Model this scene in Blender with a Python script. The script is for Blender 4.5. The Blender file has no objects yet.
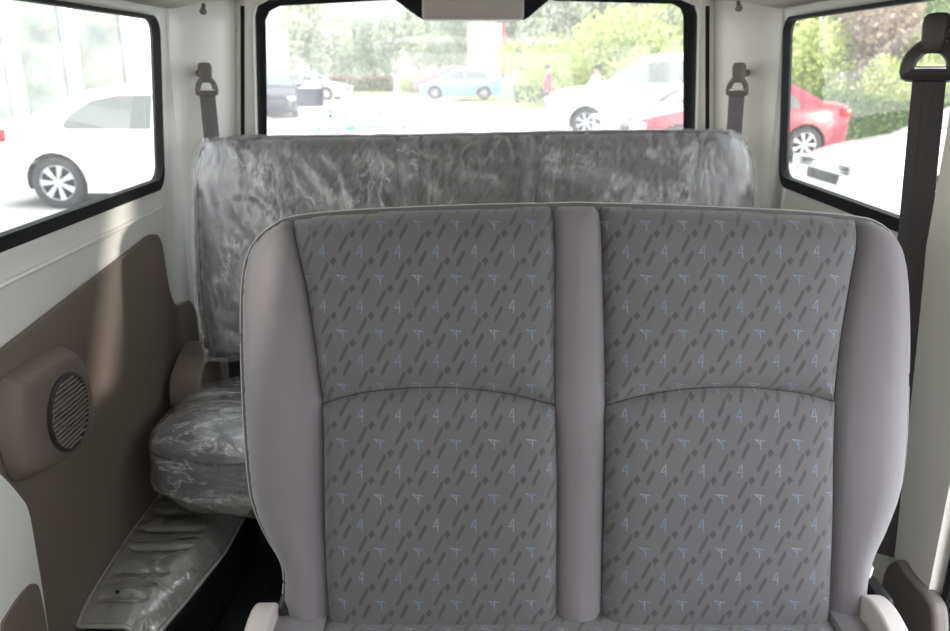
import bpy, bmesh, math, random
import numpy as np
from mathutils import Vector, Matrix, noise
from mathutils.geometry import delaunay_2d_cdt
random.seed(7); rng = np.random.default_rng(11)
SC = bpy.context.scene; COL = SC.collection
R = math.radians
F, PITCH, CZ = 800.0, R(17.3), 1.24
GZ = -0.47                                   # the ground outside, below the van floor (z = 0)
cp, sp = math.cos(PITCH), math.sin(PITCH)

# ---------------------------------------------------------------- measuring: pixel -> ray -> point on a real plane
def ray(u, v):
    a, b = (u-475)/F, (315.5-v)/F
    return Vector((a, cp+b*sp, -sp+b*cp))
def px(u, v, axis, val):
    d = ray(u, v); o = Vector((0, 0, CZ)); i = 'xyz'.index(axis)
    return o + d*((val-o[i])/d[i])
def wx(z): return 0.81 - 0.085*max(0, z-0.95)      # half width of the cabin at height z

# ---------------------------------------------------------------- mesh helpers
class MB:
    def __init__(s): s.v = []; s.f = []
    def add(s, vs, fs):
        n = len(s.v); s.v += [tuple(v) for v in vs]; s.f += [tuple(i+n for i in f) for f in fs]; return s
    def box(s, c, d, r=None, bev=0.0, seg=2):
        bm = bmesh.new(); bmesh.ops.create_cube(bm, size=1)
        for v in bm.verts: v.co = Vector((v.co.x*d[0], v.co.y*d[1], v.co.z*d[2]))
        if bev: bmesh.ops.bevel(bm, geom=bm.edges[:], offset=bev, segments=seg, affect='EDGES', profile=.5)
        m = Matrix.Translation(Vector(c)) @ (r.to_4x4() if r else Matrix())
        bm.verts.ensure_lookup_table()
        s.add([m @ v.co for v in bm.verts], [[v.index for v in f.verts] for f in bm.faces]); bm.free(); return s
    def tube(s, pts, r, n=8, closed=False, flat=1.0, up=Vector((0, 0, 1))):
        pts = [Vector(p) for p in pts]; k = len(pts); vs = []
        for i, p in enumerate(pts):
            a = pts[(i-1) % k] if (closed or i) else p; b = pts[(i+1) % k] if (closed or i < k-1) else p
            t = (b-a).normalized(); q = t.cross(up)
            if q.length < 1e-3: q = t.cross(Vector((1, 0, 0)))
            q.normalize(); w = t.cross(q); rr = r[i] if isinstance(r, (list, tuple)) else r
            for j in range(n):
                an = 2*math.pi*j/n; vs.append(p + q*math.cos(an)*rr + w*math.sin(an)*rr*flat)
        fs = []
        for i in range(k if closed else k-1):
            for j in range(n):
                a, b = i*n+j, i*n+(j+1) % n; c = ((i+1) % k)*n
                fs.append((a, b, c+(j+1) % n, c+j))
        if not closed: fs += [tuple(range(n))[::-1], tuple((k-1)*n+j for j in range(n))]
        return s.add(vs, fs)
    def lathe(s, prof, n=24, m=Matrix()):
        vs = []; k = len(prof)                      # profile of (radius, height) turned about local z
        for j in range(n):
            a = 2*math.pi*j/n
            vs += [m @ Vector((r*math.cos(a), r*math.sin(a), h)) for r, h in prof]
        fs = [(j*k+i, ((j+1) % n)*k+i, ((j+1) % n)*k+i+1, j*k+i+1) for j in range(n) for i in range(k-1)]
        return s.add(vs, fs)
    def prism(s, poly, fn, t0, t1):                 # poly of 2D points, fn(a, b, t) -> 3D
        n = len(poly); vs = [fn(a, b, t0) for a, b in poly]+[fn(a, b, t1) for a, b in poly]
        return s.add(vs, [tuple(range(n))[::-1], tuple(range(n, 2*n))]+[(i, (i+1) % n, n+(i+1) % n, n+i) for i in range(n)])
    def grid(s, fn, nu, nv, closed=False):
        vs = [fn(i/(nu), j/(nv)) for i in range(nu+1) for j in range(nv+1)]
        return s.add(vs, [(i*(nv+1)+j, (i+1)*(nv+1)+j, (i+1)*(nv+1)+j+1, i*(nv+1)+j+1) for i in range(nu) for j in range(nv)])

WORLD = {}
def obj(name, mb, mat, parent=None, frame=None, smooth=35, local=False, mods=()):
    me = bpy.data.meshes.new(name)
    if frame is None:
        a = np.array(mb.v); lo, hi = a.min(0), a.max(0)
        frame = Matrix.Translation(Vector(((lo[0]+hi[0])/2, (lo[1]+hi[1])/2, lo[2])))
    inv = frame.inverted()
    vs = mb.v if local else [tuple(inv @ Vector(v)) for v in mb.v]
    me.from_pydata(vs, [], mb.f)
    bm = bmesh.new(); bm.from_mesh(me); bmesh.ops.recalc_face_normals(bm, faces=bm.faces[:]); bm.to_mesh(me); bm.free()
    if smooth:
        me.shade_smooth()
        if smooth < 180: me.set_sharp_from_angle(angle=R(smooth))
    me.materials.append(mat)
    o = bpy.data.objects.new(name, me); COL.objects.link(o)
    WORLD[o] = frame
    if parent:
        o.parent = parent; o.matrix_basis = WORLD[parent].inverted() @ frame
    else: o.matrix_world = frame
    return o
def tag(o, label=None, cat=None, group=None, kind=None):
    for k, v in (('label', label), ('category', cat), ('group', group), ('kind', kind)):
        if v: o[k] = v
    return o
def thing(name, label, cat, loc, rz=0, group=None):
    o = bpy.data.objects.new(name, None); COL.objects.link(o); o.empty_display_size = .1
    m = Matrix.Translation(Vector(loc)) @ Matrix.Rotation(rz, 4, 'Z'); o.matrix_world = m; WORLD[o] = m
    return tag(o, label, cat, group)
def solid(o, t, off=1):
    m = o.modifiers.new('thickness', 'SOLIDIFY'); m.thickness = t; m.offset = off; return o
def copy_tree(o, m, label=None, group=None, parent=None):
    c = o.copy(); COL.objects.link(c)
    if parent: c.parent = parent; c.matrix_basis = m
    else: c.matrix_world = m; WORLD[c] = m
    if label: c['label'] = label
    if group: c['group'] = group
    for ch in o.children: copy_tree(ch, ch.matrix_basis.copy(), parent=c)
    return c

def spline(pts, n=8, closed=False):                 # Catmull-Rom, keeps the control points every n samples
    P = [np.array(p, float) for p in pts]; k = len(P); out = []
    for i in range(k if closed else k-1):
        p0 = P[(i-1) % k] if (closed or i) else 2*P[0]-P[1]; p1, p2 = P[i], P[(i+1) % k]
        p3 = P[(i+2) % k] if (closed or i < k-2) else 2*P[-1]-P[-2]
        for j in range(n):
            t = j/n; out.append(tuple(.5*((2*p1)+(-p0+p2)*t+(2*p0-5*p1+4*p2-p3)*t*t+(-p0+3*p1-3*p2+p3)*t**3)))
    if not closed: out.append(tuple(P[-1]))
    return out
def inside(poly, pts):
    x, y = pts[:, 0], pts[:, 1]; r = np.zeros(len(pts), bool); n = len(poly)
    for i in range(n):
        x1, y1 = poly[i]; x2, y2 = poly[(i+1) % n]
        if y1 == y2: continue
        c = ((y1 > y) != (y2 > y)) & (x < (x2-x1)*(y-y1)/(y2-y1)+x1); r ^= c
    return r
def dist(line, pts, closed=True):
    d = np.full(len(pts), 1e9); n = len(line)
    for i in range(n if closed else n-1):
        a = np.array(line[i], float); b = np.array(line[(i+1) % n], float); ab = b-a; L = max(ab@ab, 1e-12)
        t = np.clip(((pts-a)@ab)/L, 0, 1); q = a+t[:, None]*ab
        d = np.minimum(d, np.hypot(*(pts-q).T))
    return d
def mesh2d(outer, holes=(), step=.02, margin=.35):
    """triangulated region with inner points: returns (pts Nx2, tris)"""
    loops = [outer]+list(holes); vs = []; es = []
    for lp in loops:
        n0 = len(vs); vs += [tuple(map(float, p)) for p in lp]; es += [(n0+i, n0+(i+1) % len(lp)) for i in range(len(lp))]
    o = np.array(outer); lo, hi = o.min(0), o.max(0)
    gx = np.arange(lo[0]+step/2, hi[0], step); gy = np.arange(lo[1]+step/2, hi[1], step)
    g = np.array([(x+(step/2 if j % 2 else 0), y) for j, y in enumerate(gy) for x in gx])
    if len(g):
        k = inside(outer, g) & (dist(outer, g) > step*margin)
        for h in holes: k &= ~inside(h, g) & (dist(h, g) > step*margin)
        vs += [tuple(p) for p in g[k]]
    rv, _, rf, *_ = delaunay_2d_cdt([Vector(p) for p in vs], es, [], 0, 1e-7)
    P = np.array([(p.x, p.y) for p in rv]); T = np.array([tuple(f) for f in rf])
    c = P[T].mean(1); k = inside(outer, c)
    for h in holes: k &= ~inside(h, c)
    return P, T[k]
def patch(mb, outer, fn, holes=(), step=.02):        # fn(Nx2)->Nx3
    P, T = mesh2d(outer, holes, step); return mb.add(fn(P).tolist(), T.tolist())
def slab(outer, s, x0, x1, step=.05, holes=()):
    mb = MB()
    for x in (x0, x1): patch(mb, outer, lambda P: np.array([(s*x, y, z) for y, z in P]), holes, step)
    n = len(outer); b = len(mb.v); mb.v += [(s*x0, p[0], p[1]) for p in outer]+[(s*x1, p[0], p[1]) for p in outer]
    mb.f += [(b+i, b+(i+1) % n, b+n+(i+1) % n, b+n+i) for i in range(n)]
    return mb
def rrect(x0, y0, x1, y1, r, n=6):
    out = []
    for cx, cy, a0 in ((x1-r, y1-r, 0), (x0+r, y1-r, 90), (x0+r, y0+r, 180), (x1-r, y0+r, 270)):
        out += [(cx+r*math.cos(R(a0+90*i/n)), cy+r*math.sin(R(a0+90*i/n))) for i in range(n+1)]
    return out
def fbm(x, y, z, o=4): return noise.fractal(Vector((x, y, z)), 1.0, 2.0, o)

# ---------------------------------------------------------------- materials
def schlick(nt, normal=None, f0=.04):
    lw = nt.n('ShaderNodeLayerWeight', Blend=.5, **({'Normal': normal} if normal is not None else {})).outputs['Facing']
    return nt.M('ADD', nt.M('MULTIPLY', nt.M('POWER', lw, 5.0), 1-f0), f0)
class NT:
    def __init__(s, name):
        s.m = bpy.data.materials.new(name); s.m.use_nodes = True; s.t = s.m.node_tree; s.t.nodes.clear()
        s.out = s.t.nodes.new('ShaderNodeOutputMaterial')
    def n(s, typ, **kw):
        nd = s.t.nodes.new(typ)
        for k, v in kw.items():
            if k.startswith('_'): setattr(nd, k[1:], v)
            else:
                key = int(k[1:]) if k[0] == 'i' and k[1:].isdigit() else k.replace('__', ' ')
                if hasattr(v, 'is_output') or isinstance(v, bpy.types.NodeSocket): s.t.links.new(v, nd.inputs[key])
                else: nd.inputs[key].default_value = v
        return nd
    def M(s, op, a, b=0.0, c=0.0):
        return s.n('ShaderNodeMath', _operation=op, i0=a, i1=b, i2=c).outputs[0]
    def link(s, a, b='Surface'): s.t.links.new(a, s.out.inputs[b])
def prin(nt, **kw):
    b = nt.n('ShaderNodeBsdfPrincipled', **kw); nt.link(b.outputs[0]); return b
def rgb(*c): return (c[0], c[1], c[2], 1)
def plain(name, c, rough=.5, metal=0, bump=0, bscale=200, var=0, spec=.5, **kw):
    nt = NT(name); tc = nt.n('ShaderNodeTexCoord'); col = rgb(*c)
    if var:
        nz = nt.n('ShaderNodeTexNoise', Vector=tc.outputs['Object'], Scale=kw.pop('vscale', 6.0), Detail=4.0)
        mx = nt.n('ShaderNodeMix', _data_type='RGBA', i0=nz.outputs[0], i6=rgb(*[x*(1-var) for x in c]), i7=rgb(*[min(1, x*(1+var)) for x in c]))
        col = mx.outputs[2]
    kw.pop('vscale', None)
    a = dict(Base__Color=col, Roughness=rough, Metallic=metal); a['Specular IOR Level'] = spec; a.update(kw)
    if bump:
        nz = nt.n('ShaderNodeTexNoise', Vector=tc.outputs['Object'], Scale=float(bscale), Detail=2.0)
        a['Normal'] = nt.n('ShaderNodeBump', Strength=bump, Distance=.001, Height=nz.outputs[0]).outputs[0]
    prin(nt, **a); return nt.m

def fabric(name, base, dark, blue, axes='XZ', pattern=True, sx=.0562, sy=.0810, off=(0, 0)):
    """woven seat cloth; a staggered repeat of slanted dashes, little checkered diamonds and blue angular marks"""
    nt = NT(name); tc = nt.n('ShaderNodeTexCoord'); sep = nt.n('ShaderNodeSeparateXYZ', Vector=tc.outputs['Object'])
    X = sep.outputs[axes[0]]; Y = sep.outputs[axes[1]]; M = nt.M
    wv = nt.n('ShaderNodeTexNoise', Vector=tc.outputs['Object'], Scale=900.0, Detail=1.0)
    big = nt.n('ShaderNodeTexNoise', Vector=tc.outputs['Object'], Scale=7.0, Detail=3.0)
    wa = M('SINE', M('MULTIPLY', X, 2*math.pi/.0021)); wb = M('SINE', M('MULTIPLY', Y, 2*math.pi/.0021))
    weave = M('MULTIPLY', wa, wb)
    shade = M('ADD', M('ADD', M('MULTIPLY', wv.outputs[0], .22), .79), M('MULTIPLY', big.outputs[0], .2))
    shade = M('ADD', shade, M('MULTIPLY', weave, .05 if pattern else .02))
    col = nt.n('ShaderNodeVectorMath', _operation='SCALE', i0=base[:3], Scale=shade).outputs[0]
    if pattern:
        px_, py_ = M('DIVIDE', M('ADD', X, off[0]), sx), M('DIVIDE', M('ADD', Y, off[1]), sy)
        def cell(cx, cy):                      # offsets from the nearest repeat of (cx, cy), in metres
            dx = M('MULTIPLY', M('SUBTRACT', M('FRACT', M('ADD', M('SUBTRACT', px_, cx), 100.5)), .5), sx)
            dy = M('MULTIPLY', M('SUBTRACT', M('FRACT', M('ADD', M('SUBTRACT', py_, cy), 100.5)), .5), sy)
            return dx, dy
        def soft(d, w, e=.0006): return nt.n('ShaderNodeMapRange', Value=d, i1=w-e, i2=w+e, i3=1.0, i4=0.0).outputs[0]
        dk = []; bl = []
        for k in (0, 1):
            ox, oy = .5*k, -.5*k
            dx, dy = cell(.27+ox, -.17+oy)         # diamond, leaning
            d = M('ADD', M('ABSOLUTE', M('SUBTRACT', dx, M('MULTIPLY', dy, .12))), M('MULTIPLY', M('ABSOLUTE', dy), .75))
            chk = M('ABSOLUTE', M('SINE', M('MULTIPLY', M('ADD', dx, dy), 1300)))
            dk.append(M('MULTIPLY', soft(d, .0052), M('ADD', M('MULTIPLY', chk, .5), .65)))
            for (ax, ay, ln) in ((.53, .12, .0112), (.62, -.15, .0100), (.04, -.33, .0112), (.12, -.60, .0090)):
                dx, dy = cell(ax+ox, ay+oy)
                w = M('SUBTRACT', dx, M('MULTIPLY', dy, .52))
                m_ = M('MULTIPLY', soft(M('ABSOLUTE', w), .0022), soft(M('ABSOLUTE', dy), ln))
                stripe = M('ABSOLUTE', M('SINE', M('MULTIPLY', dy, 1500)))
                dk.append(M('MULTIPLY', m_, M('ADD', M('MULTIPLY', stripe, .3), .7)))
            segs = ((.001, .0095, .001, -.0095), (-.0005, .0085, -.0055, -.0015), (-.0060, -.0022, .0018, -.0010)) if k == 0 else \
                   ((-.0085, .0060, .0070, .0035), (-.0075, .0060, .0005, -.0015), (.0010, .0055, .0008, -.0085))
            dx, dy = cell(0+ox, 0+oy)
            for x1, y1, x2, y2 in segs:
                L2 = (x2-x1)**2+(y2-y1)**2
                ux = M('SUBTRACT', dx, x1); uy = M('SUBTRACT', dy, y1)
                t = nt.n('ShaderNodeClamp', Value=M('DIVIDE', M('ADD', M('MULTIPLY', ux, x2-x1), M('MULTIPLY', uy, y2-y1)), L2)).outputs[0]
                qx = M('SUBTRACT', ux, M('MULTIPLY', t, x2-x1)); qy = M('SUBTRACT', uy, M('MULTIPLY', t, y2-y1))
                bl.append(soft(M('SQRT', M('ADD', M('MULTIPLY', qx, qx), M('MULTIPLY', qy, qy))), .00065, .0004))
        def mx(l):
            r = l[0]
            for q in l[1:]: r = M('MAXIMUM', r, q)
            return r
        dcol = nt.n('ShaderNodeVectorMath', _operation='SCALE', i0=dark[:3], Scale=shade).outputs[0]
        col = nt.n('ShaderNodeMix', _data_type='RGBA', i0=M('MULTIPLY', mx(dk), .78), i6=col, i7=dcol).outputs[2]
        hue = nt.n('ShaderNodeTexNoise', Vector=tc.outputs['Object'], Scale=60.0)
        bc = nt.n('ShaderNodeMix', _data_type='RGBA', i0=M('GREATER_THAN', hue.outputs[0], .54), i6=rgb(*blue), i7=rgb(.45, .52, .55)).outputs[2]
        col = nt.n('ShaderNodeMix', _data_type='RGBA', i0=M('MULTIPLY', mx(bl), .31), i6=col, i7=bc).outputs[2]
    h = M('ADD', wv.outputs[0], M('MULTIPLY', weave, .5))
    bp = nt.n('ShaderNodeBump', Strength=.35, Distance=.0006, Height=h).outputs[0]
    prin(nt, Base__Color=col, Roughness=.9, Normal=bp, Sheen__Weight=.35, Sheen__Roughness=.5, **{'Specular IOR Level': .15})
    return nt.m

def film(name, base_fac=.05, crease=.4, scale=9, stretch=(1, 1, 1), tint=(.9, .92, .95), rough=.16, bd=.006, pw=26.0, warp=.18, f0=2.2):
    """thin clear packing film: see-through, glossy, whiter along its creases"""
    nt = NT(name); tc = nt.n('ShaderNodeTexCoord')
    mp = nt.n('ShaderNodeMapping', Vector=tc.outputs['Object'], Scale=stretch)
    w = nt.n('ShaderNodeTexNoise', Vector=mp.outputs[0], Scale=scale*.5, Detail=3.0)
    wp = nt.n('ShaderNodeMix', _data_type='VECTOR', i0=warp, i4=mp.outputs[0], i5=w.outputs['Color']).outputs[1]
    n1 = nt.n('ShaderNodeTexNoise', Vector=wp, Scale=float(scale), Detail=6.0, Roughness=.62)
    n2 = nt.n('ShaderNodeTexNoise', Vector=wp, Scale=scale*2.7, Detail=4.0, Roughness=.6)
    def ridge(s_, p): return nt.M('POWER', nt.M('SUBTRACT', 1.0, nt.M('MULTIPLY', nt.M('ABSOLUTE', nt.M('SUBTRACT', s_, .5)), 2.0)), p)
    r1 = ridge(n1.outputs[0], pw); r2 = ridge(n2.outputs[0], 20.0)
    msk = nt.n('ShaderNodeTexNoise', Vector=tc.outputs['Object'], Scale=3.3, Detail=2.0)
    mk = nt.n('ShaderNodeMapRange', Value=msk.outputs[0], i1=.40, i2=.62, i3=.25, i4=1.0).outputs[0]
    cr = nt.M('MULTIPLY', nt.M('ADD', nt.M('MULTIPLY', r1, .7), nt.M('MULTIPLY', r2, .5)), mk)
    fac = nt.M('MINIMUM', nt.M('ADD', nt.M('MULTIPLY', cr, crease), base_fac), .85)
    bp = nt.n('ShaderNodeBump', Strength=1.0, Distance=bd, Height=nt.M('ADD', nt.M('MULTIPLY', n1.outputs[0], 1.0), nt.M('MULTIPLY', n2.outputs[0], .5))).outputs[0]
    fr = schlick(nt, bp)
    tr = nt.n('ShaderNodeBsdfTransparent', Color=rgb(.97, .975, .98)).outputs[0]
    df = nt.n('ShaderNodeBsdfDiffuse', Color=rgb(*tint), Normal=bp).outputs[0]
    gl = nt.n('ShaderNodeBsdfGlossy', Color=rgb(1, 1, 1), Roughness=rough, Normal=bp).outputs[0]
    a = nt.n('ShaderNodeMixShader', i0=fac, i1=tr, i2=df).outputs[0]
    b = nt.n('ShaderNodeMixShader', i0=nt.M('MINIMUM', nt.M('MULTIPLY', fr, f0), .9), i1=a, i2=gl).outputs[0]
    nt.link(b); return nt.m

def pane(name, haze=.04, tint=(.98, 1, 1), gloss=1.0, dust=True):
    nt = NT(name); tc = nt.n('ShaderNodeTexCoord')
    tr = nt.n('ShaderNodeBsdfTransparent', Color=rgb(*tint)).outputs[0]
    df = nt.n('ShaderNodeBsdfTranslucent', Color=rgb(.9, .93, .95)).outputs[0]
    gl = nt.n('ShaderNodeBsdfGlossy', Color=rgb(1, 1, 1), Roughness=.02).outputs[0]
    fr = schlick(nt)
    fac = haze
    if dust:
        nz = nt.n('ShaderNodeTexNoise', Vector=tc.outputs['Object'], Scale=5.0, Detail=6.0, Roughness=.7)
        fac = nt.n('ShaderNodeMapRange', Value=nz.outputs[0], i1=.3, i2=.7, i3=haze*.6, i4=haze*1.5).outputs[0]
    a = nt.n('ShaderNodeMixShader', i0=fac, i1=tr, i2=df).outputs[0]
    b = nt.n('ShaderNodeMixShader', i0=nt.M('MULTIPLY', fr, gloss), i1=a, i2=gl).outputs[0]
    nt.link(b); return nt.m

GREY = (.150, .146, .156)
m_patt = fabric('patterned_cloth', (.120, .118, .125), (.058, .055, .060), (.20, .36, .66))
m_patt_flat = fabric('patterned_cushion_cloth', (.120, .118, .125), (.058, .055, .060), (.20, .36, .66), axes='XY')
m_patt_rear = fabric('rear_patterned_cloth', (.15, .148, .150), (.085, .085, .09), (.22, .32, .5))
m_plaincloth = fabric('plain_cloth', (.176, .167, .182), None, None, pattern=False)
m_pipe = plain('piping_cloth', (.42, .40, .38), .7)
m_shell = plain('seat_back_cloth', (.11, .11, .115), .9, bump=.3, bscale=800)
m_black = plain('black_plastic', (.012, .012, .014), .45)
m_blackmetal = plain('black_painted_steel', (.015, .015, .017), .35, .3)
m_rubber = plain('black_window_seal', (.008, .009, .011), .7, spec=.25)
m_cream = plain('painted_inner_body', (.78, .765, .72), .42, var=.05, vscale=3.0)
m_white = plain('white_painted_inner_body', (.84, .85, .83), .35, var=.05, vscale=4.0)
m_ceiling = plain('headliner', (.55, .525, .48), .9, bump=.4, bscale=500)
m_trim = plain('taupe_plastic_trim', (.190, .157, .136), .55, bump=.5, bscale=900, var=.05)
m_beige = plain('beige_plastic', (.42, .385, .35), .5)
m_cover = plain('light_grey_plastic', (.50, .47, .46), .5)
m_anchor = plain('belt_guide_plastic', (.16, .142, .130), .45)
m_anchor2 = plain('dark_belt_guide_plastic', (.040, .036, .034), .4)
m_web = plain('grey_belt_webbing', (.17, .155, .165), .8, bump=.6, bscale=700)
m_web2 = plain('dark_belt_webbing', (.055, .048, .052), .75, bump=.6, bscale=700)
m_chrome = plain('bright_steel', (.6, .6, .6), .25, 1)
m_floor = plain('dark_carpet', (.012, .014, .020), .95, bump=.8, bscale=600, var=.3)
m_film = film('packing_film', .015, .46, 11, stretch=(1.6, 1, .75), bd=.0035, pw=26.0, warp=.28, f0=1.9)
m_film_c = film('packing_film_cushion', .02, .70, 12, stretch=(.45, 1.6, 1.5), rough=.12, bd=.012, pw=14.0, warp=.12, f0=3.5)
m_bag = film('packing_film_loose', .16, .45, 8, tint=(.75, .73, .68))
m_pane = pane('side_glass', .035, (.585, .60, .59)); m_rear_pane = pane('rear_glass', .11, (.60, .61, .60))
m_ribbed = plain('grey_ribbed_plastic', (.50, .505, .475), .22, spec=.7, Coat__Weight=.8, Coat__Roughness=.06)
def decal(name, c):
    nt = NT(name); a = nt.n('ShaderNodeBsdfDiffuse', Color=rgb(*c)).outputs[0]; b = nt.n('ShaderNodeBsdfTranslucent', Color=rgb(*c)).outputs[0]
    nt.link(nt.n('ShaderNodeMixShader', i0=.7, i1=a, i2=b).outputs[0]); return nt.m
m_sticker = decal('pale_blue_sticker', (.30, .72, .90)); m_sticker2 = decal('grey_green_sticker', (.26, .42, .47))

def carpaint(name, c): return plain(name, c, .28, 0, Coat__Weight=.8, Coat__Roughness=.03)
p_white = carpaint('white_car_paint', (.70, .71, .73)); p_red = carpaint('red_car_paint', (.24, .012, .03))
p_blue = carpaint('light_blue_car_paint', (.24, .46, .64)); p_black = plain('black_car_paint', (.012, .013, .03), .3, spec=.3)
p_silver = carpaint('silver_car_paint', (.50, .50, .54)); p_maroon = carpaint('maroon_car_paint', (.30, .12, .16))
m_tyre = plain('tyre_rubber', (.035, .035, .037), .8); m_rim = plain('alloy_rim', (.60, .60, .62), .35, .4)
m_dglass = plain('car_window_glass', (.10, .115, .115), .05, spec=1.0)
m_lamp = plain('clear_lamp', (.55, .57, .60), .1); m_tail = plain('red_lamp', (.6, .02, .02), .2)
m_arch = plain('wheel_arch_liner', (.02, .02, .02), .9)
m_slat = plain('black_grille_plastic', (.02, .02, .022), .5)
m_paving = plain('pale_paving', (.56, .55, .53), .9, var=.12, vscale=1.2)
m_grass = plain('pale_dry_grass', (.36, .40, .16), 1, var=.3, vscale=1.5)
m_concrete = plain('facade_white', (.70, .72, .73), .6)
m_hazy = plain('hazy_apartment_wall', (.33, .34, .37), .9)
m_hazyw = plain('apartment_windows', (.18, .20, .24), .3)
m_bark = plain('pale_bark', (.27, .24, .21), .9, var=.3)
m_kerb = plain('kerb_stone', (.52, .45, .36), .9)
def leaf(name, c, c2):
    nt = NT(name); g = nt.n('ShaderNodeNewGeometry')
    cr = nt.n('ShaderNodeMix', _data_type='RGBA', i0=g.outputs['Random Per Island'], i6=rgb(*c), i7=rgb(*c2)).outputs[2]
    a = nt.n('ShaderNodeBsdfDiffuse', Color=cr).outputs[0]; b = nt.n('ShaderNodeBsdfTranslucent', Color=cr).outputs[0]
    nt.link(nt.n('ShaderNodeMixShader', i0=.45, i1=a, i2=b).outputs[0]); return nt.m
l_yel = leaf('yellow_green_leaves', (.40, .48, .15), (.72, .76, .38))
l_mid = leaf('mid_green_leaves', (.24, .34, .14), (.46, .54, .28))
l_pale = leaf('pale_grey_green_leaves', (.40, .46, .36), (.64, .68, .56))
l_brown = leaf('reddish_brown_leaves', (.34, .24, .20), (.52, .44, .32))
l_hedge = leaf('hedge_leaves', (.10, .20, .05), (.30, .40, .13))
l_red = leaf('reddish_hedge_leaves', (.34, .22, .16), (.48, .36, .26))

# ================================================================ THE VAN: floor, walls, ceiling, windows
def opening(y0, y1, z0, z1, r=.06): return rrect(y0, z0, y1, z1, r, 8)
holes_L = [opening(-.55, -.10, .95, 1.33), opening(.56, 2.075, .945, 1.352, .04)]
holes_R = [[(-.60, .955), (-.47, .955), (-.18, 1.34), (-.31, 1.34)], opening(1.345, 2.12, .945, 1.352, .04), [(-.02, .04), (1.12, .04), (1.12, 1.335), (-.02, 1.335)]]
wall_poly = [(-1.1, 0), (2.14, 0), (2.14, 1.385), (-1.1, 1.385)]
for side, s, hs in (('left', -1, holes_L), ('right', 1, holes_R)):
    def fn(P, s=s, e=0.0):
        return np.array([(s*(wx(z)+e), y, z) for y, z in P])
    mb = patch(MB(), wall_poly, fn, hs, .05)
    # body pillar curving round to the tailgate
    plan = spline([(.81, 2.14), (.795, 2.19), (.755, 2.245), (.725, 2.30), (.706, 2.36), (.698, 2.40)], 3)
    zs = [0, .3, .6, .8, .95, 1.05, 1.15, 1.25, 1.33, 1.43]
    def pf(a, b):
        x, y = plan[round(a*(len(plan)-1))]; z = zs[round(b*(len(zs)-1))]
        return (s*(x-.085*max(0, z-.95)), y, z)
    mb.grid(pf, len(plan)-1, len(zs)-1)
    bmv = obj('wall_'+side, mb, m_white if side == 'left' else m_cream, smooth=50)
    md = bmv.modifiers.new('weld', 'WELD'); md.merge_threshold = .002
    solid(bmv, .012, 1)
    tag(bmv, 'pale painted inner body wall on the %s of the cabin, with its window openings' % side, 'wall', kind='structure')

# ceiling
def ceil(a, b):
    y = -1.1+a*3.56; t = b*2-1; x = t*.785; z = 1.374+.068*(1-abs(t)**5)
    return (x, y, z)
cl = obj('ceiling', MB().grid(ceil, 40, 24), m_ceiling, smooth=60); solid(cl, .02, 1)
tag(cl, 'cream headliner arching over the cabin', 'ceiling', kind='structure')
fl = obj('floor', MB().box((0, .68, -.015), (1.64, 3.5, .03)), m_floor)
tag(fl, 'very dark blue-black carpeted van floor', 'floor', kind='structure')

wf = obj('wall_front', patch(MB(), [(-.81, 0), (.81, 0), (.81, 1.40), (-.81, 1.40)], lambda P: np.array([(x, -1.1, z) for x, z in P]), [rrect(-.60, .92, .70, 1.33, .08)], .08), m_cream)
solid(wf, .03); tag(wf, 'front of the cabin around the windscreen opening', 'wall', kind='structure')
# tailgate: frame, black border on the glass, glass
YT = 2.42
hole = []
for u, v in ((262, 150), (258, 12), (275, 1), (390, -4), (560, -4), (678, 1), (692, 12), (697, 150)):
    p = px(u, v, 'y', YT); hole.append((p.x, p.z))
zb = .90
hole = [(-.642, zb), (-.640, 1.0), (-.618, 1.375), (-.608, 1.402), (-.575, 1.418), (-.2, 1.432), (.2, 1.432), (.575, 1.418), (.615, 1.402), (.625, 1.375), (.648, 1.0), (.650, zb)]
outer = [(-.70, 0), (.70, 0), (.70, .95), (.662, 1.445), (-.662, 1.445), (-.70, .95)]
tg = obj('wall_rear', patch(MB(), outer, lambda P: np.array([(x, YT-.02, z) for x, z in P]), [hole], .05), m_cream)
solid(tg, .03); tag(tg, 'cream inner tailgate around the wide rear window', 'wall', kind='structure')
def glasspx(lst, y=YT-.003): return [(px(u, v, 'y', y).x, px(u, v, 'y', y).z) for u, v in lst]
inner = glasspx([(265, 131), (266, 20), (270, 11), (280, 6), (392, 0), (396, 1), (418, 17), (424, 20), (524, 20), (529, 17), (549, 0), (556, 1), (672, 4), (680, 8), (683, 16), (686, 131)])
inner = [(inner[0][0], .955)] + inner[1:-1] + [(inner[-1][0], .955)]
outr = [(-.655, zb-.01), (-.653, 1.0), (-.632, 1.39), (-.60, 1.437), (.60, 1.437), (.640, 1.39), (.660, 1.0), (.662, zb-.01)]
w3 = obj('window_3', patch(MB(), outr, lambda P: np.array([(x, YT, z) for x, z in P]), [], .2), m_rear_pane, smooth=0)
tag(w3, 'slightly hazy glass of the rear window', 'window', kind='structure')
fr = obj('black_border', patch(MB(), outr, lambda P: np.array([(x, YT-.004, z) for x, z in P]), [inner], .05), m_rubber, w3)
solid(fr, .003, 1)
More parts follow.
